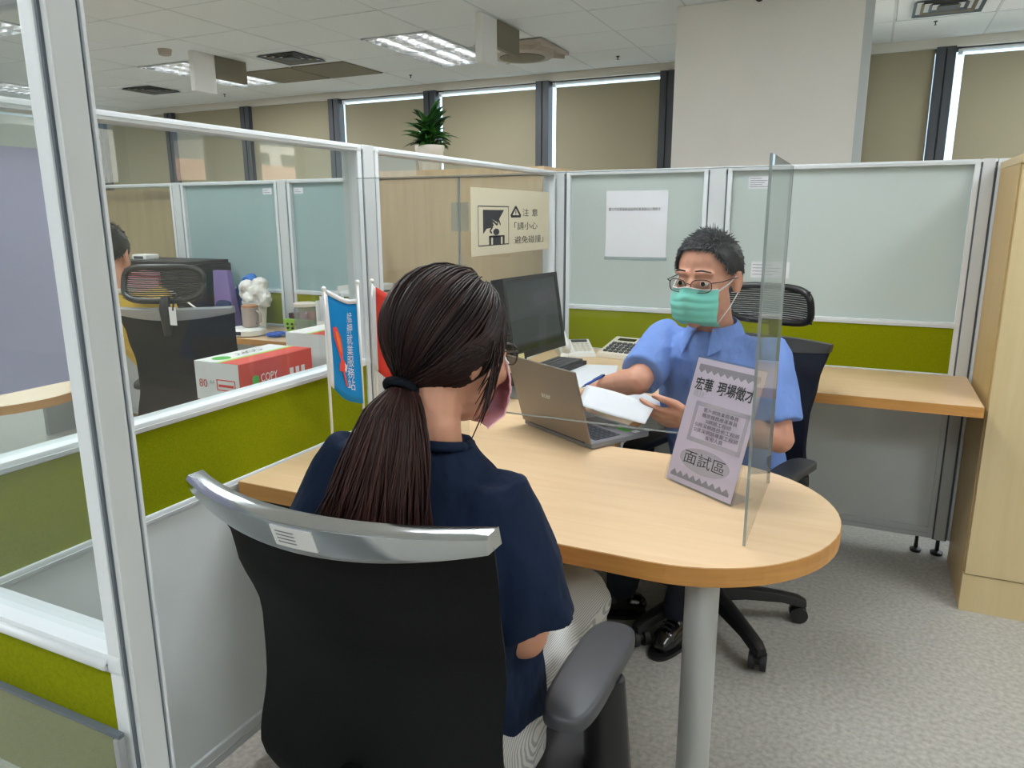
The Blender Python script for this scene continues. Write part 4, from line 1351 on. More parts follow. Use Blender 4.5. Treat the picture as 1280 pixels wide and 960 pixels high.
# ================================================================== office chairs
def interp(tab, z):
    for (z0, v0), (z1, v1) in zip(tab[:-1], tab[1:]):
        if z0 <= z <= z1:
            t = (z - z0) / (z1 - z0)
            t = t * t * (3 - 2 * t)
            return v0 + (v1 - v0) * t
    return tab[-1][1] if z > tab[-1][0] else tab[0][1]

def office_chair(label, x, y, rotz, headrest, rail_m, mesh_m, dz=0.0, star=0.0, hx=0.0, hdz=0.0):
    t = thing('office_chair', label, 'chair', (x, y, 0), rotz)
    YT = [(0.42, -0.20), (0.54, -0.235), (0.76, -0.222), (0.88, -0.255), (1.0, -0.30)]
    WT = [(0.42, 0.19), (0.54, 0.218), (0.66, 0.201), (0.76, 0.205), (0.88, 0.213), (1.0, 0.2275)]
    def back(u, z):
        s = 2 * u - 1
        w = interp(WT, z)
        return Vector((s * w, interp(YT, z) - 0.06 * (1 - s * s) * min(1, 0.5 + (z - 0.42)), z + dz))
    def railz(u):
        s = 2 * u - 1
        return 1.0 - 0.026 - 0.022 * (1 - s * s)
    MB().grid(lambda u, v: back(u, 0.44 + (railz(u) + 0.003 - 0.44) * v), 24, 22, 0.014).build('backrest', M[mesh_m], t, smooth=40)
    # rail along the top of the backrest
    rings = []
    n = 28
    for k in range(n + 1):
        u = k / n
        zt, zb = 1.0, railz(u)
        a, b = back(u, zt), back(u, zb)
        e = 0.014
        rings.append([b + Vector((0, -e, 0)), b + Vector((0, -e - 0.004, 0.006)), a + Vector((0, -e - 0.001, -0.005)), a + Vector((0, -e + 0.004, 0)),
                      a + Vector((0, e, 0)), b + Vector((0, e + 0.006, 0))])
    MB().loft(rings).build('top_rail', M[rail_m], t, smooth=50)
    # seat
    pts = []
    for k in range(32):
        a = 2 * pi * k / 32
        c, s = cos(a), sin(a)
        pts.append((0.245 * math.copysign(abs(c) ** 0.55, c), 0.02 + 0.235 * math.copysign(abs(s) ** 0.55, s)))
    prof = [(0.90, 0.415), (0.98, 0.43), (1.0, 0.455), (0.985, 0.478), (0.93, 0.49), (0.6, 0.492), (0.05, 0.488)]
    MB().loft([[(px * f, 0.02 + (py - 0.02) * f, z + dz) for px, py in pts] for f, z in prof]).build('seat', M['black_matte'], t, smooth=50)
    MB().box((-0.12, -0.12, 0.375 + dz), (0.12, 0.14, 0.415 + dz)).build('tilt_mechanism', M['black'], t, bevel=0.01)
    MB().tube([(0, -0.10, 0.395 + dz), (0, -0.24, 0.40 + dz), (0, -0.295, 0.46 + dz), (0, -0.285, 0.60 + dz)], [0.022, 0.024, 0.024, 0.018], 12).build('back_bracket', M['black'], t, smooth=40)
    # armrests
    for s in (-1, 1):
        arm = MB().tube([(s * 0.20, 0.0, 0.42 + dz), (s * 0.262, 0.0, 0.425 + dz), (s * 0.275, 0.0, 0.47 + dz), (s * 0.265, 0.0, 0.645 + dz)], [0.022, 0.024, 0.026, 0.022], 14, flat=1.5).build('armrest_post', M['black'], t, smooth=40)
        op = []
        for k in range(28):
            a = 2 * pi * k / 28
            c, q = cos(a), sin(a)
            op.append((s * 0.246 + 0.042 * math.copysign(abs(c) ** 0.6, c), 0.14 * math.copysign(abs(q) ** 0.5, q)))
        cxm = s * 0.246
        rings = [[(cxm + (px - cxm) * f, py * (1 - (1 - f) * 0.3), z + dz - 0.008 * (py / 0.14) ** 2) for px, py in op] for f, z in ((0.82, 0.640), (1, 0.646), (1, 0.657), (0.97, 0.663), (0.90, 0.666), (0.80, 0.667))]
        MB().loft(rings).build('armrest_pad', M['grey_plastic'] if False else M['pad'], t, smooth=50)
    # base
    MB().cyl((0, 0, 0.10), (0, 0, 0.38 + dz), 0.026, seg=16).build('gas_column', M['black'], t, smooth=40)
    MB().lathe([(0.045, 0.07), (0.05, 0.085), (0.045, 0.135), (0.03, 0.15)], seg=20).build('hub', M['black'], t, smooth=40)
    for k in range(5):
        a = star + k * 2 * pi / 5
        d = Vector((cos(a), sin(a), 0))
        q = Vector((-sin(a), cos(a), 0))
        leg = MB()
        rings = []
        for r, h0, h1, w in ((0.03, 0.08, 0.135, 0.03), (0.12, 0.085, 0.125, 0.028), (0.24, 0.075, 0.105, 0.023), (0.30, 0.06, 0.092, 0.022), (0.325, 0.056, 0.078, 0.017)):
            c = d * r
            rings.append([c + q * w + Vector((0, 0, h0)), c - q * w + Vector((0, 0, h0)), c - q * w * 0.8 + Vector((0, 0, h1 - 0.006)), c - q * w * 0.4 + Vector((0, 0, h1)),
                          c + q * w * 0.4 + Vector((0, 0, h1)), c + q * w * 0.8 + Vector((0, 0, h1 - 0.006))])
        lo = leg.loft(rings).build('base_leg', M['black'], t, smooth=40)
        c = d * 0.305
        ca_ = MB()
        ang = a + 0.9 + k * 0.5
        w = Vector((cos(ang), sin(ang), 0))
        for s in (-1, 1):
            ca_.cyl(c + w * (s * 0.009) + Vector((0, 0, 0.028)), c + w * (s * 0.026) + Vector((0, 0, 0.028)), 0.028, seg=18)
        ca_.cyl(c + w * -0.01 + Vector((0, 0, 0.03)), c + w * 0.01 + Vector((0, 0, 0.03)), 0.014, seg=10)
        ca_.cyl(c + Vector((0, 0, 0.03)), c + Vector((0, 0, 0.075)), 0.008, seg=8)
        ca_.build('caster', M['black_matte'], lo, smooth=40)
    if headrest:
        hz, hw, hh = 1.125 + dz + hdz, 0.15, 0.062
        def hp(s, q):
            return Vector((hx + s * hw, -0.345 + 0.045 * s * s + 0.02 * q, hz + q * hh))
        loop = []
        for k in range(41):
            a = 2 * pi * k / 40
            c, q = cos(a), sin(a)
            loop.append(hp(math.copysign(abs(c) ** 0.5, c), math.copysign(abs(q) ** 0.6, q)))
        MB().tube(loop, 0.012, 10).build('headrest_frame', M['black'], t, smooth=True)
        sl = MB()
        for k in range(-7, 8):
            q = k / 8.2
            sl.tube([hp(-1 + 0.0 + 2 * j / 12, q) for j in range(13)], 0.0032, 5)
        o = sl.build('headrest_slats', M['black_matte'], t, smooth=True)
        o['kind'] = 'stuff'
        MB().tube([(0, -0.372, 0.90 + dz), (0, -0.385, 1.0 + dz), (0, -0.365, hz - 0.05)], [0.016, 0.02, 0.018], 12).build('headrest_stem', M['black'], t, smooth=40)
    return t

M['pad'] = mat('dark grey armrest polyurethane', '#3c3e42', 0.42)
wc = office_chair('black mesh office chair with a polished chrome top rail, woman seated in it', 0.7025, -2.22, 0.0, False, 'chrome', 'mesh_black', star=0.3)
# inventory sticker on the chrome rail
def rail_pt(s, v):
    """point on the outer face of the near chair's rail, v from its lower to its upper edge"""
    def bk(z):
        return Vector((0.7025 + s * 0.2275, -2.22 + interp([(0.88, -0.255), (1.0, -0.30)], z) - 0.06 * (1 - s * s), z))
    lo = bk(1.0 - 0.026 - 0.022 * (1 - s * s)) + Vector((0, -0.018, 0.006))
    hi = bk(1.0) + Vector((0, -0.015, -0.005))
    return lo.lerp(hi, v) + Vector((0, -0.0016, 0))
MB().grid(lambda u, v: rail_pt(-0.12 + 0.27 * u, 0.10 + 0.78 * v) + Vector((0, 0, 0)), 6, 2, 0.0015).build('inventory_sticker', M['tag'], wc, True)
for k in range(4):
    MB().grid(lambda u, v: rail_pt(-0.09 + 0.12 * u, 0.26 + 0.14 * k + 0.045 * v) + Vector((0, -0.0004, 0)), 4, 1, 0.0003).build('sticker_print', M['ink_grey'], wc, True)
mc_ = office_chair('black mesh office chair with headrest, man in the blue shirt seated in it', 0.892, -0.85, radians(162.5), True, 'black', 'mesh_navy', dz=-0.07, hdz=-0.015, star=radians(-50 - 162.5))
lc_ = office_chair('black office chair with silver rail and headrest in the left cubicle', -1.265, -0.905, radians(26.8), True, 'silver', 'mesh_black', hx=-0.03, hdz=-0.035)
tg = thing('hang_tag', 'white paper tag on a black strap hanging over the left chair\'s silver rail', 'tag', (-1.095, -1.24, 1.0))
MB().box((-1.047, -1.267, 0.945), (-1.013, -1.265, 1.012)).apply(Matrix.Identity(4)).build('tag_card', M['tag'], tg, True)
MB().tube([(-1.01, -1.245, 1.06), (-1.02, -1.263, 1.04), (-1.025, -1.267, 1.0)], 0.004, 6).build('strap', M['black'], tg, True)
# ================================================================== people
def frame(fwd):
    f = Vector(fwd).normalized()
    r = f.cross(Vector((0, 0, 1))).normalized()
    u = r.cross(f)
    return Matrix(((r.x, f.x, u.x), (r.y, f.y, u.y), (r.z, f.z, u.z)))

def head_prims(mb, c, R, s=1.0, female=False):
    """skull, face, nose, ears and lids about the eye-level centre c; R columns = right, forward, up"""
    P = lambda x, y, z: Vector(c) + R @ (Vector((x, y, z)) * s)
    E = lambda p, r: mb.ell(P(*p), tuple(q * s for q in r), R, 20, 14)
    E((0, -0.014, 0.034), (0.074, 0.094, 0.086))
    E((0, 0.022, -0.022), (0.066, 0.070, 0.088))
    E((0, 0.034, -0.080), (0.048 if not female else 0.042, 0.048, 0.036))
    E((0, 0.070, -0.104), (0.022, 0.018, 0.016))                      # chin
    E((0, 0.078, -0.066), (0.030, 0.018, 0.022))                      # mouth area
    mb.cap(P(-0.019, 0.089, -0.070), P(0.019, 0.089, -0.070), 0.0045 * s, 0.0045 * s, 8)   # lips
    mb.cap(P(-0.015, 0.088, -0.078), P(0.015, 0.088, -0.078), 0.005 * s, 0.005 * s, 8)
    mb.cap(P(0, 0.088, 0.004), P(0, 0.106, -0.034), 0.008 * s, 0.012 * s)                  # nose
    es = 0.90 if female else 1.0
    for k in (-1, 1):
        E((k * 0.011, 0.098, -0.039), (0.009, 0.011, 0.008))
        E((k * 0.038, 0.062, -0.030), (0.027, 0.022, 0.024))           # cheek
        mb.cap(P(k * 0.014, 0.084, 0.025), P(k * 0.050, 0.068, 0.024), 0.008 * s, 0.007 * s)   # brow ridge
        mb.chain([P(k * 0.018, 0.081, 0.002), P(k * 0.032, 0.0860, 0.0078), P(k * 0.047, 0.077, 0.002)], [0.0034 * s] * 3, 8)   # upper lid
        mb.chain([P(k * 0.018, 0.081, -0.003), P(k * 0.032, 0.084, -0.0085), P(k * 0.047, 0.077, -0.003)], [0.0030 * s] * 3, 8)  # lower lid
        E((k * 0.0765 * es, -0.012, -0.012), (0.009, 0.017, 0.026))         # ear
        mb.chain([P(k * 0.080 * es, -0.018, -0.034), P(k * 0.086 * es, -0.026, -0.008), P(k * 0.084 * es, -0.018, 0.016), P(k * 0.078 * es, 0.0, 0.016)], [0.006 * s, 0.0055 * s, 0.0055 * s, 0.0045 * s], 8)

def eyes(parent, c, R, s=1.0):
    P = lambda x, y, z: Vector(c) + R @ (Vector((x, y, z)) * s)
    for k in (-1, 1):
        e = MB().ell(P(k * 0.032, 0.0765, 0.0), (0.0130 * s, 0.0118 * s, 0.0084 * s), R, 16, 12).build('eye', M['eye_white'], parent, True, smooth=True)
        MB().ell(P(k * 0.032 - 0.001, 0.0872, 0.0), (0.0062 * s, 0.0018 * s, 0.0062 * s), R, 14, 8).build('iris', M['iris'], e, True, smooth=True)
        b = MB().chain([P(k * 0.015, 0.0915, 0.0325), P(k * 0.031, 0.0895, 0.0345), P(k * 0.050, 0.0765, 0.0285)], [0.0022 * s, 0.0027 * s, 0.0018 * s], 8)
        b.build('eyebrow', M['hair_b'], parent, True, smooth=True)

def hand_prims(mb, wrist, d, n, s=1.0, curl=(0.5, 0.5, 0.5, 0.5), thumb=0.5, left=False):
    """palm, four unequal fingers and a thumb; d = direction of the fingers, n = back of the hand, thumb on the +side"""
    d, n = Vector(d).normalized(), Vector(n).normalized()
    n = (n - d * n.dot(d)).normalized()
    side = d.cross(n) * (1 if left else -1)       # towards the thumb
    W = Vector(wrist)
    base = [0.027, 0.009, -0.009, -0.026]
    ln = [0.072, 0.080, 0.074, 0.058]
    kn = [0.086, 0.090, 0.086, 0.079]
    for i in range(4):
        k = W + (d * kn[i] + side * base[i]) * s
        mb.cap(W + side * base[i] * 0.62 * s + d * 0.012 * s, k, 0.0135 * s, 0.0105 * s, 10)
        if i < 3:
            k2 = W + (d * kn[i + 1] + side * base[i + 1]) * s
            mb.cap(W + (d * 0.045 + side * base[i] * 0.8) * s, W + (d * 0.045 + side * base[i + 1] * 0.8) * s, 0.0135 * s, 0.0135 * s, 10)
        p, ang = k, 0.15
        dirv = d
        for j, f in enumerate((0.45, 0.31, 0.24)):
            ang += curl[i] * (0.9, 1.1, 0.7)[j]
            dv = d * cos(ang) - n * sin(ang) + side * (base[i] * 1.6 * (1 - curl[i]))
            q = p + dv.normalized() * ln[i] * f * s
            mb.cap(p, q, (0.0098 - 0.0009 * j) * s, (0.0089 - 0.0010 * j) * s, 10)
            p = q
    a = W + (d * 0.022 + side * 0.022 - n * 0.004) * s
    b = W + (d * 0.052 + side * 0.044 - n * 0.012) * s
    c = b + (d * 0.034 + side * (0.016 - 0.030 * thumb) - n * 0.010 * thumb) * s
    e = c + (d * 0.026 + side * (0.004 - 0.022 * thumb) - n * 0.008) * s
    mb.chain([a, b, c, e], [0.0165 * s, 0.0125 * s, 0.0105 * s, 0.0088 * s], 10)

def torso_rings(mb, rings, seg=20):
    """rings: (centre, right vector * half width, forward vector * half depth), squarish ellipses"""
    out = []
    for c, a, b in rings:
        c, a, b = Vector(c), Vector(a), Vector(b)
        ring = []
        for k in range(seg):
            t = 2 * pi * k / seg
            x, y = cos(t), sin(t)
            ring.append(c + a * math.copysign(abs(x) ** 0.8, x) + b * math.copysign(abs(y) ** 0.85, y))
        out.append(ring)
    mb.loft(out)

# ------------------------------------------------------------------ the man behind the desk
CV = CAM_LOC
def ray(px, py):
    return _d + _r2 * ((px - 640) / 926.73) - _u2 * ((py - 480) / 926.73)
def at(px, py, D):
    """world point D metres deep behind a pixel of the 1280 x 960 photograph"""
    return CAM_LOC + ray(px, py) * D

man = thing('person', 'man in a short-sleeved blue shirt, mint mask and glasses, seated holding papers and a pen', 'person', (0.9, -0.82, 0))
mF = Vector((-0.28, -0.96, 0)).normalized()
mR = mF.cross(Vector((0, 0, 1)))
Z = Vector((0, 0, 1))
mh = Vector((0.874, -1.072, 1.166))
mHR = frame((-0.27, -0.96, -0.10))
HS = 1.06
hip = Vector((0.925, -0.82, 0.505))
chest = Vector((0.893, -0.945, 0.86))
neck0 = Vector((0.888, -0.985, 1.00))
shR = neck0 + mR * 0.165 + Vector((0.0, 0.0, -0.045))
shL = neck0 - mR * 0.165 + Vector((0.0, 0.0, -0.055))
elR = at(797, 476, 2.14)
wrR = at(757, 481, 2.24)
elL = at(974, 548, 2.06)
wrL = at(870, 527, 1.99)
b = MB()
head_prims(b, mh, mHR, HS)
b.chain([mh + mHR @ Vector((0, -0.025, -0.06)), neck0 + Vector((0, 0, 0.02)), neck0 - Z * 0.04], [0.056, 0.056, 0.07])
torso_rings(b, [(hip - Z * 0.04, mR * 0.15, mF * 0.10), (hip + Z * 0.08, mR * 0.145, mF * 0.11), (chest, mR * 0.15, mF * 0.10), (neck0 - Z * 0.08, mR * 0.14, mF * 0.08), (neck0 - Z * 0.03, mR * 0.08, mF * 0.06)])
for sh_, el, wr in ((shR, elR, wrR), (shL, elL, wrL)):
    b.chain([neck0 - Z * 0.05, sh_], [0.055, 0.050])
    b.chain([sh_, el], [0.048, 0.042])
    b.chain([el, el.lerp(wr, 0.35), wr], [0.041, 0.043, 0.029])
hdR = (at(733, 489, 2.30) - wrR).normalized()
hand_prims(b, wrR, hdR, Vector((0.1, -0.35, 0.9)), 1.02, (0.55, 0.6, 0.7, 0.8), 0.9, left=False)
hdL = (at(826, 521, 2.03) - wrL).normalized()
hand_prims(b, wrL, hdL, Vector((0.30, -0.75, -0.50)), 1.02, (0.14, 0.16, 0.2, 0.25), 0.15, left=True)
knR = Vector((0.72, -1.16, 0.475))
knL = Vector((0.93, -1.20, 0.475))
anR = Vector((0.62, -0.945, 0.10))
anL = Vector((0.836, -1.015, 0.10))
for sd, kn, an in ((1, knR, anR), (-1, knL, anL)):
    h = hip + mR * (0.09 * sd)
    b.chain([h, kn, kn.lerp(an, 0.3), an], [0.075, 0.055, 0.053, 0.036])
    b.cap(an, an - Z * 0.06, 0.036, 0.03)
finish('body', blob(b, 0.0046, 3), M['skin_m'], man, True, True)
eyes(man, mh, mHR, HS)

# shirt: body, short sleeves with open hems, collar, placket, pocket
b = MB()
torso_rings(b, [(hip - Z * 0.05, mR * 0.185, mF * 0.135), (hip + Z * 0.05, mR * 0.182, mF * 0.148), (hip.lerp(chest, 0.55), mR * 0.182, mF * 0.142), (chest, mR * 0.186, mF * 0.128),
                (neck0 - Z * 0.07, mR * 0.178, mF * 0.105), (neck0 - Z * 0.025, mR * 0.13, mF * 0.085), (neck0 + Z * 0.005, mR * 0.078, mF * 0.07)])
def sleeve(b, p0, p1, r0, r1, seg=20):
    t = (p1 - p0).normalized()
    a = t.cross(Z).normalized()
    q = t.cross(a)
    rings = []
    for f, r in ((-0.25, r0 * 0.8), (0, r0), (0.5, (r0 + r1) / 2 * 1.02), (1, r1)):
        c = p0.lerp(p1, f)
        rings.append([c + a * (r * cos(2 * pi * k / seg)) + q * (r * 1.08 * sin(2 * pi * k / seg)) for k in range(seg)])
    b.loft(rings)
for sh_, el in ((shR, elR), (shL, elL)):
    b.cap(neck0 - Z * 0.065, sh_, 0.066, 0.058)
sleeve(b, shR, shR.lerp(elR, 0.86), 0.060, 0.062)
sleeve(b, shL, shL.lerp(elL, 0.80), 0.063, 0.066)
me = blob(b, 0.006, 5)
wrinkle(me, 0.009, 9, (1, 1, 0.6), 3.1)
finish('shirt', me, M['shirt'], man, True, True)
# collar
def collar(u, v):
    a = radians(-158 + 316 * u)              # opens at the throat
    tip = max(0.0, abs(u - 0.5) * 2 - 0.72) / 0.28
    r0, r1 = 0.064, 0.086 + 0.018 * tip
    r = r0 + (r1 - r0) * v
    zz = 0.045 - 0.045 * (1 - cos(a)) * 0.30 - v * (0.035 + 0.035 * tip) + 0.006 * sin(pi * v)
    d = mR * sin(a) * r - mF * cos(a) * r * 0.95
    return neck0 + d + Z * zz + mF * (0.005 + 0.018 * tip * v)
MB().grid(collar, 40, 6, 0.003).build('collar', M['shirt'], man, True, smooth=50)
fr_ = lambda x, z, off=0.0: neck0 + mR * x + Z * z
def on_chest(x, z):
    """point on the shirt front, x to his right, z below the neck"""
    t = min(1, -z / 0.14)
    base = neck0.lerp(chest, t) if z > -0.14 else chest.lerp(hip, min(1, (-z - 0.14) / 0.32))
    dep = 0.070 + 0.062 * min(1, (-z) / 0.12) if z > -0.14 else 0.134 + 0.012 * min(1, (-z - 0.14) / 0.2)
    return Vector((base.x, base.y, neck0.z + z)) + mR * x + mF * (dep * sqrt(max(0.02, 1 - (x / 0.19) ** 2)))
MB().grid(lambda u, v: on_chest(-0.017 + 0.034 * u, -0.055 - 0.33 * v) + mF * 0.006, 4, 16, 0.003).build('placket', M['shirt_d'], man, True, smooth=40)
for k in range(4):
    p = on_chest(0, -0.08 - 0.075 * k) + mF * 0.0075
    MB().cyl(p, p + mF * 0.0025, 0.0055, seg=12).build('button', M['ear_loop'], man, True)
MB().grid(lambda u, v: on_chest(-0.12 + 0.085 * u, -0.12 - 0.10 * v) + mF * 0.008, 6, 6, 0.003).build('pocket', M['shirt_d'], man, True, smooth=40)
# trousers and shoes
b = MB()
torso_rings(b, [(hip - Z * 0.075, mR * 0.16, mF * 0.12), (hip + Z * 0.02, mR * 0.172, mF * 0.125), (hip + Z * 0.05, mR * 0.165, mF * 0.12)])
for sd, kn, an in ((1, knR, anR), (-1, knL, anL)):
    h = hip + mR * (0.09 * sd)
    b.chain([h, kn], [0.092, 0.073])
    b.chain([kn, kn.lerp(an, 0.5), an + Z * 0.01], [0.07, 0.064, 0.056])
me = blob(b, 0.008, 4)
wrinkle(me, 0.006, 9, (1, 1, 0.6), 8.0)
finish('trousers', me, M['trouser'], man, True, True)
for an, toe in ((anL, Vector((0.800, -1.150, 0.0))), (anR, Vector((0.525, -0.975, 0.0)))):
    d = Vector((toe.x - an.x, toe.y - an.y, 0)).normalized()
    b = MB()
    A = Vector((an.x, an.y, 0))
    L = (toe - A).length
    b.cap(A - d * 0.05 + Z * 0.042, A + d * 0.02 + Z * 0.048, 0.038, 0.040)
    b.cap(A + Z * 0.05, A + Z * 0.085, 0.042, 0.042)
    b.chain([A + d * 0.02 + Z * 0.045, A + d * (L * 0.6) + Z * 0.038, A + d * (L - 0.03) + Z * 0.028], [0.042, 0.042, 0.03])
    me = blob(b, 0.006, 3)
    for v in me.vertices:
        v.co.z = max(v.co.z, 0.006)
    so_ = finish('shoe', me, M['shoe'], man, True, True)
    q = Vector((-d.y, d.x, 0))
    ol = []
    for k in range(28):
        a = 2 * pi * k / 28
        ol.append(A + d * ((L - 0.06) / 2 + (L + 0.11) / 2 * cos(a)) + q * (0.046 * math.copysign(abs(sin(a)) ** 0.8, sin(a))))
    MB().loft([[p + Z * 0.0 for p in ol], [p + Z * 0.012 for p in ol]]).build('sole', M['black'], so_, True, smooth=40)
    for k in range(3):
        p = A + d * (0.05 + 0.022 * k) + Z * (0.087 - 0.004 * k)
        MB().tube([p + q * 0.02, p + Z * 0.004, p - q * 0.02], 0.0028, 6).build('lace', M['black_matte'], so_, True)

def face_mask(parent, c, R, s, m, name='face_mask', loops=True):
    P = lambda x, y, z: Vector(c) + R @ (Vector((x, y, z)) * s)
    def fn(u, v):
        ph = radians(-62 + 124 * u)
        k = cos(ph)
        z = -0.015 - 0.101 * v
        ridge = 0.020 * math.exp(-(ph / 0.42) ** 2) * (1 - v * 0.8)
        depth = 0.092 + ridge + 0.014 * sin(pi * min(1, v * 0.98)) - 0.045 * max(0, v - 0.80) / 0.20 * 0.8
        wid = 0.078 - 0.012 * abs(v - 0.35) - 0.012 * max(0, v - 0.7)
        pleat = 0.0022 * (1 if (v * 5.2) % 1 < 0.5 else 0) * (abs(v - .5) < .36)
        zz = z + 0.010 * math.exp(-(ph / 0.35) ** 2) * (1 - v) - 0.006 * (1 - k) * v
        return P(wid * sin(ph), (depth + pleat) * (0.38 + 0.62 * k) + 0.001, zz)
    o = MB().grid(fn, 30, 26, 0.002).build(name, m, parent, True, smooth=50)
    for sd in (0, 1) if loops else ():
        sx = -1 if sd == 0 else 1
        for v in (0.05, 0.86):
            a = Vector(fn(sd, v))
            e = P(sx * 0.081, -0.016, 0.012 if v < 0.5 else -0.036)
            e2 = P(sx * 0.082, -0.034, -0.012)
            mid = a.lerp(e, 0.5) + R @ Vector((sx * 0.004, 0.0, 0))
            MB().tube([a, mid, e, e2], 0.0016, 6).build('ear_loop', M['ear_loop'], o, True, smooth=True)
    MB().tube([Vector(fn(0.02 + 0.96 * k / 24, 0.0)) + R @ Vector((0, 0.001, 0)) for k in range(25)], 0.0018, 6).build('top_edge', M['ear_loop'], o, True, smooth=True)
    return o
face_mask(man, mh, mHR, HS, M['mask_g'])

def spectacles(parent, c, R, s, y=0.103, z=-0.004):
    P = lambda x, yy, zz: Vector(c) + R @ (Vector((x, yy, zz)) * s)
    g = None
    for k in (-1, 1):
        loop = []
        for j in range(33):
            a = 2 * pi * j / 32
            cx, sz = cos(a), sin(a)
            x = k * 0.0335 + 0.0255 * math.copysign(abs(cx) ** 0.7, cx)
            loop.append(P(x, y - 0.35 * max(0, abs(x) - 0.02) * 0.9, z + 0.0165 * math.copysign(abs(sz) ** 0.75, sz)))
        mbb = MB().tube(loop, 0.0014, 6)
        if g is None:
            g = mbb.tube([P(-0.009, y, z + 0.004), P(0, y + 0.003, z + 0.007), P(0.009, y, z + 0.004)], 0.0014, 6).build('spectacles', M['frame_dark'], parent, True, smooth=True)
        else:
            mbb.build('rim', M['frame_dark'], g, True, smooth=True)
        MB().loft([loop[:-1], [p + R @ Vector((0, -0.001, 0)) for p in loop[:-1]]]).build('lens', M['lens'], g, True)
        MB().tube([P(k * 0.058, y - 0.014, z + 0.008), P(k * 0.076, y - 0.03, z + 0.009), P(k * 0.083, 0.01, z + 0.010), P(k * 0.083, -0.02, z + 0.004)], 0.0016, 6).build('temple', M['frame_dark'], g, True, smooth=True)
    return g
spectacles(man, mh, mHR, HS)

# short hair: a close cap plus many combed hairs
def hair_cap_point(c, R, s, th, ph, r=1.0):
    """th from the crown down, ph round the head with 0 = front"""
    v = Vector((0.0785 * sin(th) * sin(ph), -0.012 + 0.0985 * sin(th) * cos(ph) - 0.002, 0.030 + 0.084 * cos(th)))
    return Vector(c) + R @ (v * s * r)
def short_hair(parent, c, R, s, m, n=4200, seed=5, length=0.024, front=50, side=100, nape=128):
    rn = random.Random(seed)
    def lim(ph):
        a = abs(ph)
        f = radians(front); sd = radians(side); np_ = radians(nape)
        if a < 0.7:
            return f - 0.05 * cos(a * 4)
        if a < 1.25:
            return f + (sd - f) * (a - 0.7) / 0.55
        if a < 1.75:
            return sd - 0.12 * sin((a - 1.25) / 0.5 * pi)
        return sd + (np_ - sd) * min(1, (a - 1.75) / 0.6)
    def fn(u, v):
        ph = -pi + 2 * pi * u
        th = lim(ph) * v + 0.001
        return hair_cap_point(c, R, s, th, ph, 1.0)
    b = MB().grid(fn, 48, 16, -0.006)
    b.build('hair', m, parent, True, smooth=True)
    paths, rad, ti = [], [], []
    for _ in range(n):
        ph = rn.uniform(-pi, pi)
        th = lim(ph) * sqrt(rn.random()) * 1.0
        p = hair_cap_point(c, R, s, th, ph, 0.995)
        nrm = (p - (Vector(c) + R @ Vector((0, -0.012, 0.03)))).normalized()
        top = max(0.0, 1 - th / 1.2)
        comb = R @ Vector((0.30 * (1 if top > 0.15 else 0.1), 0.45 if abs(ph) < 1.2 else -0.2, -0.25 - 0.5 * (1 - top)))
        L = length * (0.55 + 0.6 * top) * rn.uniform(0.7, 1.25)
        d0 = (nrm * (0.30 + 0.25 * top) + comb * 0.55 + Vector((rn.uniform(-.2, .2), rn.uniform(-.2, .2), rn.uniform(-.1, .25)))).normalized()
        d1 = (d0 + comb * 0.6 - nrm * 0.1).normalized()
        paths.append([p, p + d0 * L * 0.45, p + (d0 * 0.45 + d1 * 0.55) * L])
        rad.append([0.0016, 0.0014, 0.0004])
        ti.append(rn.random() ** 2 if th > 0.5 else rn.random() ** 1.6)
    strands(paths, rad, ti, 'hair_strands', m, parent, 3)['kind'] = 'stuff'
short_hair(man, mh, mHR, HS, M['hair_m'])

# the sheet he holds, and his pen
hp_ = thing('paper_sheet', 'translucent white sheet held up between the man\'s hands', 'paper', (0.7, -1.2, 0.8))
q00, q10, q11, q01 = at(722, 505, 2.13), at(806, 530, 1.985), at(818, 508, 2.02), at(733, 481, 2.22)
MB().grid(lambda u, v: (q00.lerp(q10, u)).lerp(q01.lerp(q11, u), v) + Z * (0.010 * sin(pi * u) * (v - 0.3)), 12, 8, 0.0008).build('sheet', M['paper'], hp_, True, smooth=True)
hp_.children[0]['label'] = 'slightly curled white sheet'
pn = thing('pen', 'blue ballpoint pen in the man\'s right hand', 'pen', at(740, 478, 2.24))
p0, p1 = at(731, 482, 2.22), at(753, 470, 2.22)
MB().tube([p0, p1], 0.0042, 10).build('barrel', M['blue_pen'], pn, True, smooth=40)
MB().tube([p0, p0 + (p0 - p1).normalized() * 0.012], [0.004, 0.0008], 10).build('tip', M['silver'], pn, True, smooth=40)
MB().tube([p1, p1 + (p1 - p0).normalized() * 0.008], [0.0036, 0.003], 10).build('push_button', M['navyblue'], pn, True)
MB().tube([p1 + Z * 0.005, p0.lerp(p1, 0.45) + Z * 0.005], 0.0012, 6).build('clip', M['navyblue'], pn, True)

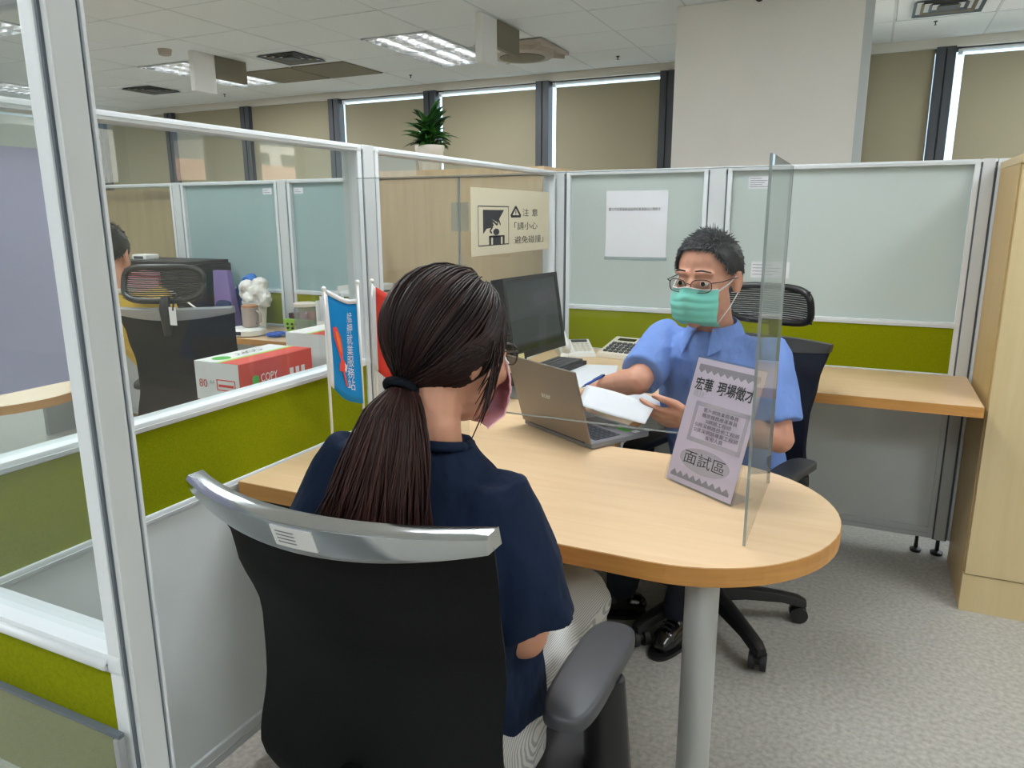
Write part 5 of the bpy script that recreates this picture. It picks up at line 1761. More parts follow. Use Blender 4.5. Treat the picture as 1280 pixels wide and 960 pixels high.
# ------------------------------------------------------------------ the woman in front
wo = thing('person', 'woman with a long dark ponytail and navy T-shirt seen from behind in the near chair', 'person', (0.70, -2.25, 0))
wF = Vector((0.10, 0.995, 0)).normalized()
wR = wF.cross(Z)
wh = Vector((0.709, -2.225, 1.140))
wHR = frame((0.30, 0.95, -0.14))
WS = 0.99
whip = Vector((0.70, -2.27, 0.56))
wch = Vector((0.702, -2.305, 0.82))
wnk = Vector((0.708, -2.29, 1.005))
wsR = wnk + wR * 0.122 - Z * 0.078
wsL = wnk - wR * 0.152 - Z * 0.066
weR = Vector((0.868, -2.30, 0.735))
weL = Vector((0.490, -2.300, 0.745))
wwR = Vector((0.80, -2.085, 0.665))
wwL = Vector((0.60, -2.085, 0.665))
b = MB()
head_prims(b, wh, wHR, WS, True)
b.chain([wh + wHR @ Vector((0, -0.03, -0.055)), wnk + Vector((0, 0.0, 0.02)), wnk - Z * 0.05], [0.050, 0.050, 0.062])
torso_rings(b, [(whip - Z * 0.06, wR * 0.15, wF * 0.10), (whip + Z * 0.06, wR * 0.13, wF * 0.09), (wch, wR * 0.125, wF * 0.085), (wnk - Z * 0.08, wR * 0.115, wF * 0.07), (wnk - Z * 0.03, wR * 0.07, wF * 0.055)])
for sh_, el, wr in ((wsR, weR, wwR), (wsL, weL, wwL)):
    b.chain([wnk - Z * 0.05, sh_], [0.050, 0.042])
    b.chain([sh_, el], [0.042, 0.036])
    b.chain([el, el.lerp(wr, 0.35), wr], [0.036, 0.037, 0.025])
hand_prims(b, wwR, Vector((-0.55, 0.8, -0.25)), Vector((0.3, 0.1, 0.95)), 0.92, (0.25, 0.25, 0.3, 0.35), 0.4, left=False)
hand_prims(b, wwL, Vector((0.55, 0.8, -0.25)), Vector((-0.3, 0.1, 0.95)), 0.92, (0.25, 0.25, 0.3, 0.35), 0.4, left=True)
wkR, wkL = Vector((0.785, -1.86, 0.545)), Vector((0.59, -1.86, 0.545))
waR, waL = Vector((0.78, -1.80, 0.09)), Vector((0.62, -1.80, 0.09))
for sd, kn, an in ((1, wkR, waR), (-1, wkL, waL)):
    h = whip + wR * (0.09 * sd) - Z * 0.0
    b.chain([h, kn, kn.lerp(an, 0.3), an], [0.072, 0.05, 0.048, 0.032])
    b.chain([an - Z * 0.03, an + Vector((0, 0.13, -0.06))], [0.034, 0.024])
finish('body', blob(b, 0.005, 3), M['skin_w'], wo, True, True)
eyes(wo, wh, wHR, WS)
b = MB()
torso_rings(b, [(whip - Z * 0.07, wR * 0.178, wF * 0.135), (whip + Z * 0.05, wR * 0.176, wF * 0.13), (wch - Z * 0.05, wR * 0.176, wF * 0.118), (wch + Z * 0.05, wR * 0.176, wF * 0.108),
                (wnk - Z * 0.10, wR * 0.158, wF * 0.09), (wnk - Z * 0.05, wR * 0.118, wF * 0.076), (wnk - Z * 0.02, wR * 0.082, wF * 0.066), (wnk + Z * 0.002, wR * 0.064, wF * 0.060)])
for sh_, el in ((wsR, weR), (wsL, weL)):
    b.cap(wnk - Z * 0.085, sh_, 0.058, 0.054)
sleeve(b, wsR, wsR.lerp(weR, 0.88), 0.058, 0.070)
sleeve(b, wsL, wsL.lerp(weL, 0.90), 0.060, 0.078)
me = blob(b, 0.0065, 4)
wrinkle(me, 0.014, 8, (1, 1, 0.6), 1.3)
finish('t_shirt', me, M['tee'], wo, True, True)
MB().tube([wnk + Z * 0.006 + wR * (0.063 * cos(2 * pi * k / 32)) + wF * (0.058 * sin(2 * pi * k / 32)) - Z * (0.012 * sin(2 * pi * k / 32)) for k in range(33)], 0.008, 8).build('neckband', M['tee'], wo, True, smooth=True)
b = MB()
torso_rings(b, [(whip - Z * 0.085, wR * 0.178, wF * 0.14), (whip - Z * 0.0, wR * 0.185, wF * 0.142), (whip + Z * 0.04, wR * 0.172, wF * 0.13)])
for sd, kn, an in ((1, wkR, waR), (-1, wkL, waL)):
    h = whip + wR * (0.085 * sd) + Z * 0.0
    b.chain([h, kn], [0.094, 0.078])
    b.chain([kn, kn.lerp(an, 0.5), an + Z * 0.02], [0.076, 0.07, 0.065])
me = blob(b, 0.008, 4)
wrinkle(me, 0.006, 9, (1, 0.6, 1), 5.0)
finish('trousers', me, M['pants'], wo, True, True)
for an in (waR, waL):
    b = MB()
    A = Vector((an.x, an.y, 0))
    b.cap(A - wF * 0.04 + Z * 0.035, A + wF * 0.03 + Z * 0.04, 0.034, 0.038)
    b.chain([A + Z * 0.045, A + wF * 0.10 + Z * 0.035, A + wF * 0.16 + Z * 0.026], [0.04, 0.04, 0.028])
    me = blob(b, 0.007, 3)
    for v in me.vertices:
        v.co.z = max(v.co.z, 0.0)
    finish('shoe', me, M['white'], wo, True, True)
face_mask(wo, wh, wHR, WS, M['mask_p'], loops=False)
spectacles(wo, wh, wHR, WS)

# long hair drawn back to a tie, then a loose ponytail down the back
rn = random.Random(11)
TIE = Vector((0.680, -2.318, 1.098))
HC = wh + wHR @ Vector((0, -0.014, 0.030))
HR3 = Vector((0.0815, 0.104, 0.098)) * WS
Ri = wHR.inverted()
tl = Ri @ (TIE - HC)
tdir = Vector((tl.x / HR3.x, tl.y / HR3.y, tl.z / HR3.z)).normalized()
def headpt(d, k=1.0):
    return HC + wHR @ Vector((d.x * HR3.x * k, d.y * HR3.y * k, d.z * HR3.z * k))
def slerp(a, b_, t):
    om = math.acos(max(-1, min(1, a.dot(b_))))
    if om < 1e-4:
        return a
    return (a * sin((1 - t) * om) + b_ * sin(t * om)) / sin(om)
cap_ = MB()
cap_.ell(HC, HR3 * 0.975, wHR, 28, 20)
# keep the face and nape free: drop the front lower part
dead = [v for v in cap_.bm.verts if (lambda q: (q.y > 0.030 and q.z < 0.048) or (q.y > -0.075 and q.z < -0.058 and q.y > -0.05))(Ri @ (v.co - HC))]
bmesh.ops.delete(cap_.bm, geom=dead, context='VERTS')
hairo = cap_.build('hair', M['hair_w'], wo, True, smooth=True)
paths, rad, ti = [], [], []
for k in range(1500):
    # start along the hairline: forehead, temples, behind the ears, nape
    t = rn.random()
    a = rn.uniform(-pi, pi)
    if t < 0.62:                      # forehead to temples, over the top
        a = rn.uniform(-2.0, 2.0)
        y = 0.95 * cos(a * 0.62)
        d = Vector((sin(a * 0.80), y * 0.85, 0.62 - 0.95 * (abs(a) / 2.0) ** 1.6)).normalized()
    elif t < 0.85:                    # sides behind the ears
        sd = 1 if rn.random() < 0.5 else -1
        d = Vector((sd * 0.95, rn.uniform(-0.35, 0.25), rn.uniform(-0.62, -0.15))).normalized()
    else:                             # crown, starting anywhere on the cap
        d = Vector((rn.uniform(-.8, .8), rn.uniform(-.8, .6), rn.uniform(0.2, 1))).normalized()
    if t < 0.85 and rn.random() < 0.45:
        d = slerp(d, tdir, rn.uniform(0, 0.35))
    lift_ = rn.uniform(0.985, 1.03)
    pts = []
    n = 12
    for j in range(n + 1):
        f = j / n
        q = slerp(d, tdir, f)
        p = headpt(q, lift_ + 0.012 * sin(pi * f))
        if f > 0.6:
            w = (f - 0.6) / 0.4
            p = p.lerp(TIE + Vector((rn.uniform(-.011, .011), rn.uniform(-.006, .006), rn.uniform(-.012, .012))), w * w)
        pts.append(p)
    paths.append(pts); rad.append([0.0014] + [0.0019] * (n - 1) + [0.0016]); ti.append(0.05 + 0.45 * rn.random() ** 2)
strands(paths, rad, ti, 'hair_strands', M['hair_w'], wo, 4)['kind'] = 'stuff'
# side locks drawn back over the ears
paths, rad, ti = [], [], []
for k in range(420):
    sd = 1 if k % 2 else -1
    d = Vector((sd * 0.90, rn.uniform(0.12, 0.48), rn.uniform(-0.22, 0.40))).normalized()
    low = Vector((sd * 0.93, rn.uniform(-0.35, -0.05), rn.uniform(-0.60, -0.10))).normalized()
    pts = []
    for j in range(13):
        f = j / 12
        q = slerp(slerp(d, low, min(1, f * 2)), slerp(low, tdir, max(0, f * 2 - 1)), f)
        p = headpt(q, 1.035 + 0.055 * sin(pi * min(1, f * 1.25)) + rn.uniform(-.004, .004))
        if f > 0.7:
            w = (f - 0.7) / 0.3
            p = p.lerp(TIE + Vector((rn.uniform(-.011, .011), rn.uniform(-.006, .006), rn.uniform(-.012, .012))), w * w)
        pts.append(p)
    paths.append(pts); rad.append([0.0012] + [0.0019] * 11 + [0.0016]); ti.append(0.05 + 0.45 * rn.random() ** 2)
strands(paths, rad, ti, 'side_locks', M['hair_w'], wo, 4)['kind'] = 'stuff'
# loose wisps along the cheek on the right
paths, rad, ti = [], [], []
for k in range(34):
    s0 = headpt(Vector((0.93, 0.42 + rn.uniform(-.22, .18), 0.10 + rn.uniform(-.3, .35))).normalized(), 1.01)
    L = rn.uniform(0.05, 0.15)
    dr = wHR @ Vector((rn.uniform(-.05, .16), rn.uniform(-.30, .05), -1)).normalized()
    pts = [s0 + dr * L * f + wHR @ Vector((0.008 * sin(pi * f), -0.012 * f * f + rn.uniform(-.0015, .0015), 0)) for f in (0, .2, .4, .6, .8, 1)]
    paths.append(pts); rad.append([0.0016, 0.0016, 0.0014, 0.0012, 0.0009, 0.0004]); ti.append(0.4 * rn.random())
strands(paths, rad, ti, 'loose_wisps', M['hair_w'], wo, 4)['kind'] = 'stuff'
# ponytail
core = MB()
pc = [TIE + Vector((0, 0.004, 0)), TIE + Vector((0.0, -0.028, -0.03)), TIE + Vector((0.0, -0.052, -0.09)), TIE + Vector((-0.008, -0.068, -0.16)), TIE + Vector((-0.018, -0.070, -0.215))]
core_r = [0.015, 0.026, 0.040, 0.046, 0.026]
rings = []
for p, r in zip(pc, core_r):
    rings.append([p + Vector((cos(2 * pi * k / 16) * r * 0.95, sin(2 * pi * k / 16) * r * 0.25 + 0.008, 0)) for k in range(16)])
core.loft(list(reversed(rings))).build('ponytail', M['hair_w'], wo, True, smooth=True)
paths, rad, ti = [], [], []
for k in range(800):
    a = rn.uniform(0, 2 * pi); rr = sqrt(rn.random())
    ox, oy = cos(a) * rr, sin(a) * rr
    Ls = rn.uniform(0.50, 1.10) if k % 3 else rn.uniform(0.85, 1.14)
    cl = (k % 23) * 0.7
    spread = rn.uniform(0.8, 1.15)
    wob = rn.uniform(-.006, .006)
    pts = []
    for j in range(11):
        f = j / 10 * Ls
        g = min(f, 1.0) * 4
        i = min(int(g), 3)
        c = pc[i].lerp(pc[i + 1], g - i) if f <= 1 else pc[4] + (pc[4] - pc[3]).normalized() * (f - 1) * 0.22
        r = core_r[i] + (core_r[min(i + 1, 4)] - core_r[i]) * (g - i)
        fan = 0.012 + 0.070 * min(1, f) ** 0.8
        pts.append(c + Vector((ox * fan * spread * (1.55 if ox > 0 else 1.0) - 0.012 * f * f + wob * sin(f * 5) + 0.006 * f * sin(f * 6 + cl), -abs(oy) * 0.026 * (0.5 + f) - 0.002 + 0.002 * sin(a * 7), 0)))
    paths.append(pts); rad.append([0.0018] * 8 + [0.0014, 0.001, 0.0004]); ti.append(min(1, 0.15 + 0.35 * rn.random() + (0.6 * rn.random() if rn.random() < 0.4 else 0)))
strands(paths, rad, ti, 'ponytail_strands', M['hair_w'], wo, 4)['kind'] = 'stuff'
tie_d = (pc[1] - pc[0]).normalized()
a1 = Vector((1, 0, 0)); a2 = tie_d.cross(a1).normalized()
MB().tube([TIE + Vector((0, -0.002, -0.002)) + a1 * (0.0225 * cos(2 * pi * k / 28)) + a2 * (0.0175 * sin(2 * pi * k / 28)) for k in range(29)], 0.0068, 10).build('hair_tie', M['mesh_navy'], wo, True, smooth=True)

# ------------------------------------------------------------------ the person in the left cubicle
pe = thing('person', 'person in a yellow top with short black hair, seated facing away in the left cubicle', 'person', (-1.38, -0.98, 0))
pF = Vector((-0.50, 0.86, 0)).normalized()
pR = pF.cross(Z)
phd = at(134, 318, 2.98)
phd = Vector((phd.x, phd.y, phd.z - 0.0))
pHR = frame((-0.5, 0.85, -0.12))
pnk = phd + Vector((0.03, -0.01, -0.155))
php = Vector((-1.22, -0.86, 0.55))
pch = pnk.lerp(php, 0.42)
psR, psL = pnk + pR * 0.165 - Z * 0.05, pnk - pR * 0.165 - Z * 0.05
peR, peL = psR + pF * 0.12 - Z * 0.24, psL + pF * 0.12 - Z * 0.24
pwR, pwL = peR + pF * 0.24 + Z * 0.02 - pR * 0.05, peL + pF * 0.24 + Z * 0.02 + pR * 0.05
b = MB()
head_prims(b, phd, pHR, 1.0)
b.chain([phd + pHR @ Vector((0, -0.025, -0.06)), pnk, pnk - Z * 0.05], [0.054, 0.054, 0.065])
torso_rings(b, [(php - Z * 0.05, pR * 0.15, pF * 0.10), (pch, pR * 0.14, pF * 0.10), (pnk - Z * 0.06, pR * 0.12, pF * 0.07)])
for sh_, el, wr, lf_ in ((psR, peR, pwR, False), (psL, peL, pwL, True)):
    b.chain([pnk - Z * 0.05, sh_, el], [0.05, 0.045, 0.04])
    b.chain([el, wr], [0.04, 0.028])
    hand_prims(b, wr, pF, Z, 1.0, (0.3, 0.3, 0.35, 0.4), 0.4, left=lf_)
for sd in (1, -1):
    h = php + pR * 0.09 * sd
    kn = h + pF * 0.40 - Z * 0.02
    an = kn - Z * 0.42 - pF * 0.04
    b.chain([h, kn, an], [0.075, 0.058, 0.04])
    b.chain([an - Z * 0.04, an - Z * 0.06 + pF * 0.14], [0.036, 0.026])
finish('body', blob(b, 0.0065, 3), M['skin_m'], pe, True, True)
b = MB()
torso_rings(b, [(php - Z * 0.06, pR * 0.19, pF * 0.14), (pch, pR * 0.19, pF * 0.13), (pnk - Z * 0.07, pR * 0.17, pF * 0.10), (pnk - Z * 0.02, pR * 0.10, pF * 0.08), (pnk, pR * 0.075, pF * 0.065)])
for sh_, el in ((psR, peR), (psL, peL)):
    b.cap(pnk - Z * 0.06, sh_, 0.068, 0.064)
    sleeve(b, sh_, sh_.lerp(el, 0.85), 0.066, 0.07)
me = blob(b, 0.008, 4)
wrinkle(me, 0.006, 8, (1, 1, 0.5), 2.2)
finish('yellow_top', me, M['yellow'], pe, True, True)
MB().tube([pnk + Z * 0.012 + pR * (0.066 * cos(2 * pi * k / 28)) + pF * (0.062 * sin(2 * pi * k / 28)) for k in range(29)], 0.013, 8).build('collar', M['offwhite'], pe, True, smooth=True)
b = MB()
for sd in (1, -1):
    h = php + pR * 0.09 * sd
    kn = h + pF * 0.40 - Z * 0.02
    an = kn - Z * 0.36 - pF * 0.035
    b.chain([php, h], [0.11, 0.095]); b.chain([h, kn], [0.092, 0.075]); b.chain([kn, an], [0.072, 0.06])
finish('trousers', blob(b, 0.01, 3), M['trouser'], pe, True, True)
short_hair(pe, phd, pHR, 1.0, M['hair_b'], 1100, 9, 0.028, 60, 112, 138)
# ================================================================== the left cubicle
ld = thing('rear_desk', 'light desk along the bluish frosted panels in the left cubicle', 'desk', (-2.0, -0.22, 0))
MB().box((-3.5, -0.43, 0.705), (-0.76, -0.036, 0.735)).build('worktop', M['maple'], ld, True)
MB().box((-3.5, -0.4312, 0.705), (-0.76, -0.4302, 0.7345)).build('edge_band', M['maple_edge'], ld, True)
for x in (-3.3, -0.80):
    MB().box((x, -0.40, 0), (x + 0.03, -0.05, 0.705)).build('leg', M['silver'], ld, True)
DZ = 0.735
lp2 = thing('peninsula_desk', 'tan rounded desk seen through the near left glass, on a steel column', 'desk', (-2.0, -1.65, 0))
ol = [(-3.2, -1.95)] + arc(-1.50, -1.66, 0.29, -90, 90, 20) + [(-3.2, -1.37)]
MB().prism(ol, 0.705, DZ).build('tabletop', M['maple'], lp2, True, smooth=35)
ring = [(-3.2, -1.951)] + arc(-1.50, -1.66, 0.2908, -90, 90, 20) + [(-3.2, -1.369)]
eo = MB().loft([[(x, y, 0.7045), (x, y, DZ - 0.001)] for x, y in ring], closed=False).build('edge_band', M['maple_edge'], lp2, True)
so = eo.modifiers.new('thick', 'SOLIDIFY'); so.thickness = 0.0015; so.offset = 0
MB().cyl((-1.62, -1.72, 0), (-1.62, -1.72, 0.705), 0.032, seg=20).build('leg', M['tube_steel'], lp2, True, smooth=40)
MB().cyl((-3.0, -1.66, 0), (-3.0, -1.66, 0.705), 0.032, seg=20).build('leg', M['tube_steel'], lp2, True, smooth=40)

# black printer with things on it
pr_ = thing('printer', 'large black printer on the rear desk behind the left chair', 'printer', (-2.3, -0.2, DZ))
MB().box((-2.57, -0.36, DZ), (-1.99, -0.03, 1.085)).build('housing', M['black'], pr_, True, bevel=0.012)
MB().box((-2.56, -0.355, 1.083), (-2.0, -0.04, 1.102)).build('lid', M['black_matte'], pr_, True, bevel=0.005)
MB().box((-2.45, -0.366, 0.93), (-2.2, -0.361, 1.02)).build('paper_slot', M['steel'], pr_, True)
MB().box((-2.12, -0.366, 1.01), (-2.04, -0.357, 1.05)).build('control_panel', M['grey_plastic'], pr_, True)
MB().box((-2.14, -0.47, 0.855), (-1.99, -0.361, 0.87)).build('paper_tray', M['black_matte'], pr_, True, bevel=0.003)
rd = thing('white_case', 'small white case lying on top of the black printer', 'case', (-2.41, -0.25, 1.102))
MB().box((-2.47, -0.29, 1.1022), (-2.36, -0.20, 1.132)).build('shell', M['white'], rd, True, bevel=0.008)
MB().box((-2.455, -0.2915, 1.108), (-2.38, -0.2895, 1.122)).build('grey_window', M['grey_plastic'], rd, True)
pk = thing('paper_stack', 'pink and red papers standing upright in front of the black printer', 'paper', (-2.2, -0.39, DZ))
tt = 0.0
MB().box((-2.44, -0.380, DZ), (-2.16, -0.371, 1.052)).build('pink_sheets', M['pinkpaper'], pk, True)
MB().box((-2.44, -0.385, DZ), (-2.15, -0.381, 1.030)).build('red_folder', M['maroon'], pk, True)
MB().box((-2.43, -0.390, DZ), (-2.16, -0.386, 1.018)).build('pink_sheets', M['pinkpaper'], pk, True)

def simple(name, label, cat, mb, m, smooth=40, bevel=None, group=None):
    o = mb.build(name, m, None, smooth=smooth, bevel=bevel)
    tag(o, label, cat, group)
    return o
simple('pouch', 'tapered purple card sleeve right of the black printer', 'pouch',
       MB().loft([[(-1.97, -0.20, DZ), (-1.82, -0.20, DZ), (-1.82, -0.15, DZ), (-1.97, -0.15, DZ)], [(-1.96, -0.195, 1.05), (-1.86, -0.195, 1.05), (-1.86, -0.16, 1.05), (-1.96, -0.16, 1.05)]]), M['purple_pouch'])
b = MB()
b.ell((-1.84, -0.085, 0.86), (0.09, 0.042, 0.13)); b.ell((-1.80, -0.085, 0.97), (0.06, 0.036, 0.06)); b.box((-1.92, -0.12, DZ + 0.002), (-1.79, -0.045, 0.80))
me = blob(b, 0.008, 4); wrinkle(me, 0.01, 18, (1, 1, 1), 4)
for v in me.vertices: v.co.z = max(v.co.z, DZ + 0.0005)
tag(finish('blue_bag', me, M['blue_bag'], None, True, True), 'crumpled bright blue bag behind the white plastic cup in the left cubicle', 'bag')
b = MB()
b.box((-1.87, -0.30, DZ + 0.002), (-1.79, -0.23, 0.86)); b.ell((-1.83, -0.265, 0.87), (0.05, 0.036, 0.03))
me = blob(b, 0.008, 3); wrinkle(me, 0.008, 16, (1, 1, 1), 6)
for v in me.vertices: v.co.z = max(v.co.z, DZ + 0.0005)
tag(finish('blue_bag', me, M['navyblue'], None, True, True), 'low darker blue bag just behind the left chair\'s rail end', 'bag')
pcup = thing('plastic_cup', 'white paper cup stuffed with a crumpled plastic bag, left of the mug', 'cup', (-1.70, -0.17, DZ))
MB().lathe([(0.045, 0), (0.05, 0.01), (0.065, 0.15), (0.068, 0.155)], seg=24).build('cup', M['white'], pcup, smooth=40)
b = MB()
for k in range(9):
    b.ell((0.04 * cos(k * 2.4), 0.03 * sin(k * 2.4), 0.15 + 0.012 * k), (0.045, 0.04, 0.035))
b.ell((0.07, 0, 0.17), (0.04, 0.035, 0.05))
me = blob(b, 0.007, 2); wrinkle(me, 0.012, 30, (1, 1, 1), 2)
finish('crumpled_bag', me, M['bag_plastic'], pcup, False, True)
wm = thing('cup_warmer', 'white cup warmer on the rear desk under the brown mug', 'warmer', (-1.60, -0.33, DZ))
MB().lathe([(0.07, 0), (0.088, 0.006), (0.09, 0.03), (0.08, 0.042), (0.05, 0.045)], seg=28).build('body', M['white'], wm, smooth=40)
MB().box((-0.05, -0.0905, 0.012), (0.03, -0.084, 0.03)).build('dark_window', M['black'], wm, bevel=0.002)
mg = thing('mug', 'pale brownish mug standing on the white cup warmer', 'mug', (-1.58, -0.33, DZ + 0.0455))
M['mugm'] = mat('brownish glaze', '#a99a92', 0.3)
MB().lathe([(0.035, 0), (0.042, 0.004), (0.043, 0.10), (0.040, 0.10), (0.038, 0.012), (0.001, 0.01)], seg=24).build('cup', M['mugm'], mg, smooth=40)
MB().tube([(0.042, 0.0, 0.02), (0.068, 0.0, 0.03), (0.07, 0.0, 0.07), (0.042, 0.0, 0.085)], 0.006, 8).build('handle', M['mugm'], mg, smooth=True)
MB().lathe([(0.001, 0.101), (0.043, 0.101), (0.04, 0.112), (0.001, 0.114)], seg=20).build('lid', M['brown'], mg, smooth=40)
tb = thing('bright_blue_holder', 'bright blue rounded holder on a white dish at the desk edge', 'holder', (-1.79, -0.36, DZ))
MB().lathe([(0.05, 0), (0.055, 0.006), (0.05, 0.01)], seg=24).build('dish', M['white'], tb)
MB().ell((0, 0, 0.04), (0.045, 0.04, 0.042)).build('dome', M['teal'], tb, smooth=True)
cb = thing('charging_cable', 'thin white charging cable looping from the printer to the cup warmer', 'cable', (-1.8, -0.4, DZ))
MB().tube([(-1.96, -0.47, 0.955), (-1.88, -0.47, 0.92), (-1.80, -0.46, 0.87), (-1.70, -0.44, 0.83), (-1.64, -0.43, 0.80), (-1.67, -0.43, 0.765), (-1.70, -0.40, DZ + 0.012)], 0.0045, 6).build('cord', M['white'], cb, True, smooth=True)
MB().box((-2.05, -0.475, 0.945), (-1.96, -0.465, 0.963)).build('plug', M['white'], cb, True, bevel=0.003)
gb_ = thing('basket', 'lime green plastic basket with black and red odds and ends', 'basket', (-1.355, -0.15, DZ))
MB().loft([[(-0.10, -0.05, 0), (0.10, -0.05, 0), (0.10, 0.05, 0), (-0.10, 0.05, 0)], [(-0.12, -0.06, 0.075), (0.12, -0.06, 0.075), (0.12, 0.06, 0.075), (-0.12, 0.06, 0.075)]]).build('tub', M['lime'], gb_)
for r in range(2):
    for c in range(7):
        MB().cyl((-0.09 + c * 0.03, -0.062, 0.03 + r * 0.022), (-0.09 + c * 0.03, -0.050, 0.03 + r * 0.022), 0.006, seg=8).build('hole', M['black'], gb_)
for k, (x, w, m_, lab) in enumerate(((-1.43, 0.06, 'black', 'black object in the lime green basket'), (-1.36, 0.05, 'maroon', 'dark red object in the lime green basket'), (-1.29, 0.06, 'red_print', 'red object at the right of the lime green basket'))):
    o = MB().box((x - w / 2, -0.18, DZ + 0.076), (x + w / 2, -0.13, DZ + 0.105 + 0.006 * k)).build('small_box', M[m_], bevel=0.004)
    tag(o, lab, 'box')
sc = thing('scissors', 'blue-handled scissors lying in front of the lime green basket', 'scissors', (-1.40, -0.31, DZ + 0.001))
for s in (-1, 1):
    MB().tube([(-0.03 + 0.035 * cos(2 * pi * k / 20), s * 0.022 + 0.02 * sin(2 * pi * k / 20), 0.012) for k in range(21)], 0.010, 8).build('handle', M['blue_pen'], sc, smooth=True)
    MB().loft([[(0.0, s * 0.012, 0.006), (0.0, s * 0.002, 0.006), (0.0, s * 0.002, 0.01), (0.0, s * 0.012, 0.01)], [(0.10, -s * 0.002, 0.007), (0.10, -s * 0.004, 0.007), (0.10, -s * 0.004, 0.009), (0.10, -s * 0.002, 0.009)]]).build('blade', M['silver'], sc)
jr = thing('jar', 'clear plastic jar with a flat lid on the rear desk', 'jar', (-1.24, -0.30, DZ))
MB().lathe([(0.05, 0.0), (0.056, 0.006), (0.058, 0.15), (0.05, 0.165), (0.048, 0.16), (0.053, 0.148), (0.05, 0.01), (0.001, 0.008)], seg=28).build('wall', M['clear_plastic'], jr, smooth=40)
MB().lathe([(0.001, 0.165), (0.058, 0.165), (0.058, 0.18), (0.05, 0.183)], seg=28).build('lid', M['offwhite'], jr, smooth=40)
MB().lathe([(0.049, 0.011), (0.0495, 0.03), (0.001, 0.03)], seg=20).build('contents', M['white'], jr)
og = thing('organizer', 'white desk organiser holding upright papers, behind the flag', 'organiser', (-1.10, -0.28, DZ))
MB().box((-0.04, -0.06, 0), (0.04, 0.06, 0.008)).box((-0.04, -0.06, 0), (-0.034, 0.06, 0.20)).box((0.034, -0.06, 0), (0.04, 0.06, 0.20)).box((-0.04, 0.054, 0), (0.04, 0.06, 0.22)).build('case', M['white'], og)
for k in range(3):
    MB().box((-0.03, -0.04 + 0.03 * k, 0.008), (0.03, -0.037 + 0.03 * k, 0.22 + 0.012 * k)).build('paper', M['paper'], og)
MB().box((-0.034, -0.06, 0.0), (0.034, -0.055, 0.10)).build('front', M['white'], og)
tr = thing('letter_tray', 'white stacked letter trays at the right end of the rear desk', 'tray', (-0.88, -0.28, DZ))
for k in range(5):
    z = 0.0 + 0.062 * k
    MB().box((-0.075, -0.12, z), (0.075, 0.12, z + 0.005)).box((-0.075, -0.12, z), (-0.07, 0.12, z + 0.035)).box((0.07, -0.12, z), (0.075, 0.12, z + 0.035)).box((-0.075, 0.115, z), (0.075, 0.12, z + 0.035)).build('tray', M['white'], tr)
    MB().box((-0.066, -0.115, z + 0.005), (0.066, 0.11, z + 0.012 + 0.004 * (k % 2))).build('paper_pile', M['paper'], tr)
for x in (-0.072, 0.072):
    for y in (-0.11, 0.11):
        MB().cyl((x, y, 0), (x, y, 0.28), 0.004, seg=8).build('post', M['white'], tr)
simple('cardboard_piece', 'narrow brown cardboard strip standing behind the letter trays', 'cardboard', MB().box((-0.985, -0.10, DZ), (-0.95, -0.085, 1.215)), M['brown'])

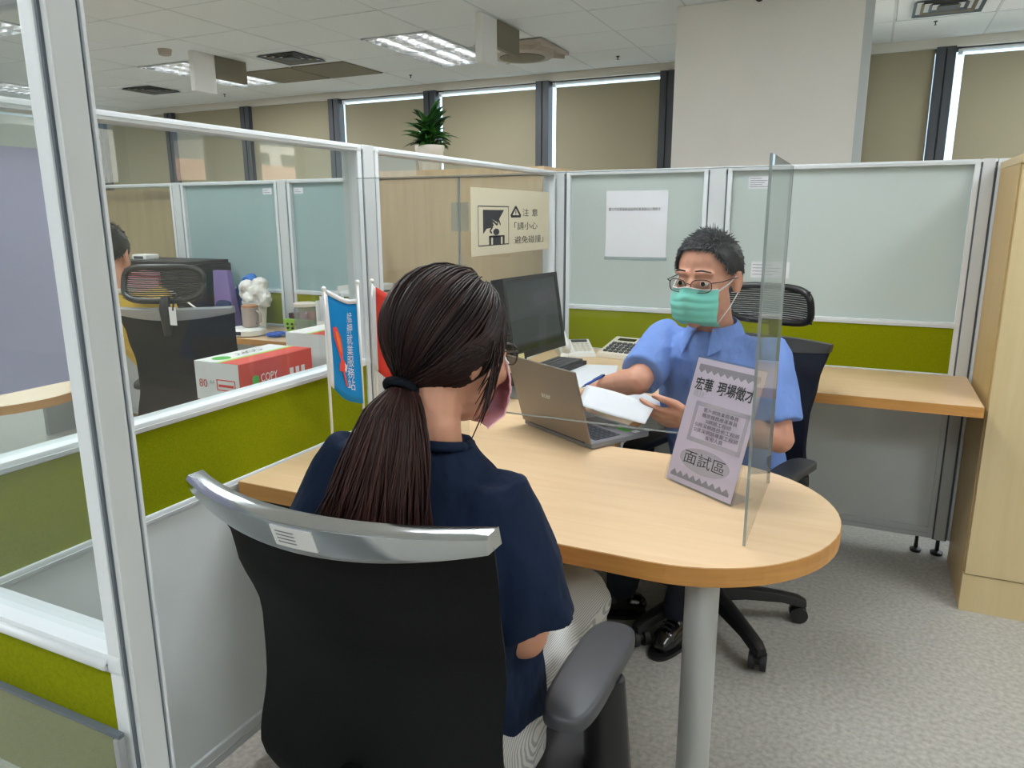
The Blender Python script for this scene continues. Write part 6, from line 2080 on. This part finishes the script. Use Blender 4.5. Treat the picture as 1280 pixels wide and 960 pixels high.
# paper cartons stacked beside the clear partition
def carton(label, x1, y0, z0, w, d, h, printed):
    t = thing('paper_carton', label, 'carton', (x1 - w / 2, y0 + d / 2, z0), group='copy paper cartons')
    MB().box((x1 - w, y0, z0), (x1, y0 + d, z0 + h * 0.97)).build('box_body', M['carton_r'], t, True)
    lid = MB().box((x1 - w - 0.003, y0 - 0.003, z0 + h * 0.58), (x1 - 0.0005, y0 + d + 0.003, z0 + h)).build('lid', M['carton_w'], t, True)
    MB().box((x1 - 0.0004, y0 - 0.0035, z0 + h * 0.30), (x1 + 0.003, y0 + d + 0.003, z0 + h - 0.0005)).build('red_side', M['carton_r'], lid, True)
    MB().box((x1 - w * 0.42, y0 - 0.0032, z0 + h), (x1 + 0.0028, y0 + d + 0.0028, z0 + h + 0.0006)).build('red_top', M['carton_r'], lid, True)
    MB().box((x1 - w * 0.50, y0 - 0.0032, z0 + h), (x1 - w * 0.42, y0 + d + 0.0028, z0 + h + 0.0008)).build('green_band', M['lime'], lid, True)
    if printed:
        text('COPY', 0.03, M['white'], 'lettering', t, (x1 + 0.0032, y0 + 0.085, z0 + h * 0.76), (0, 1, 0), (0, 0, 1), fit=0.075, fith=0.026)
        text('80', 0.03, M['carton_r'], 'lettering', t, (x1 - w + 0.012, y0 - 0.0036, z0 + h * 0.72), (1, 0, 0), (0, 0, 1), fit=0.036, fith=0.026)
        text('A4', 0.03, M['ink_grey'], 'lettering', t, (x1 - w + 0.058, y0 - 0.0036, z0 + h * 0.76), (1, 0, 0), (0, 0, 1), fit=0.02, fith=0.014)
        fx0, fz0, fx1, fz1 = x1 - w + 0.088, z0 + h * 0.70, x1 - 0.018, z0 + h * 0.82
        fb_ = MB()
        for a, c in (((fx0, fz0), (fx1, fz0 + 0.003)), ((fx0, fz1 - 0.003), (fx1, fz1)), ((fx0, fz0), (fx0 + 0.003, fz1)), ((fx1 - 0.003, fz0), (fx1, fz1))):
            fb_.box((a[0], y0 - 0.0042, a[1]), (c[0], y0 - 0.003, c[1]))
        fb_.box((fx0 + 0.008, y0 - 0.0042, fz0 + 0.012), (fx1 - 0.008, y0 - 0.003, fz0 + 0.020))
        fb_.build('red_print', M['red_print'], t, True)
        MB().lathe([(0.001, 0), (0.015, 0), (0.015, 0.0006)], seg=20).apply(Matrix.Translation((x1 + 0.0032, y0 + 0.062, z0 + h * 0.80)) @ Matrix.Rotation(pi / 2, 4, 'Y')).build('green_logo', M['leafgreen'], t, True)
        text('COPY', 0.03, M['ink'], 'lettering', t, (x1 - w + 0.03, y0 + 0.24, z0 + h + 0.0009), (0, -1, 0), (1, 0, 0), fit=0.12, fith=0.034)
        MB().lathe([(0.001, 0), (0.03, 0), (0.03, 0.0006)], seg=20).apply(Matrix.Translation((x1 - w + 0.05, y0 + 0.06, z0 + h + 0.0003))).build('green_logo', M['leafgreen'], t, True)
        for k in range(3):
            MB().box((x1 + 0.003, y0 + 0.22 + 0.028 * k, z0 + h * 0.76), (x1 + 0.0038, y0 + 0.237 + 0.028 * k, z0 + h * 0.83)).build('pictogram', M['carton_w'], t, True)
    return t
carton('red and white copy paper carton, topmost of its stack, nearest the clear glass', -0.455, -1.525, 0.592, 0.185, 0.33, 0.298, True)
carton('second copy paper carton under the topmost one, mostly below the glass rail', -0.455, -1.52, 0.296, 0.185, 0.33, 0.295, False)
carton('lowest copy paper carton of the front stack, on the floor', -0.455, -1.52, 0.0, 0.185, 0.33, 0.295, False)
carton('red and white carton on the rear stack, behind the blue flag', -0.47, -1.08, 0.592, 0.19, 0.33, 0.325, False)
carton('lower carton of the rear stack, behind the blue flag', -0.47, -1.08, 0.296, 0.19, 0.33, 0.2955, False)
carton('lowest carton of the rear stack, on the floor', -0.47, -1.08, 0.0, 0.19, 0.33, 0.2955, False)
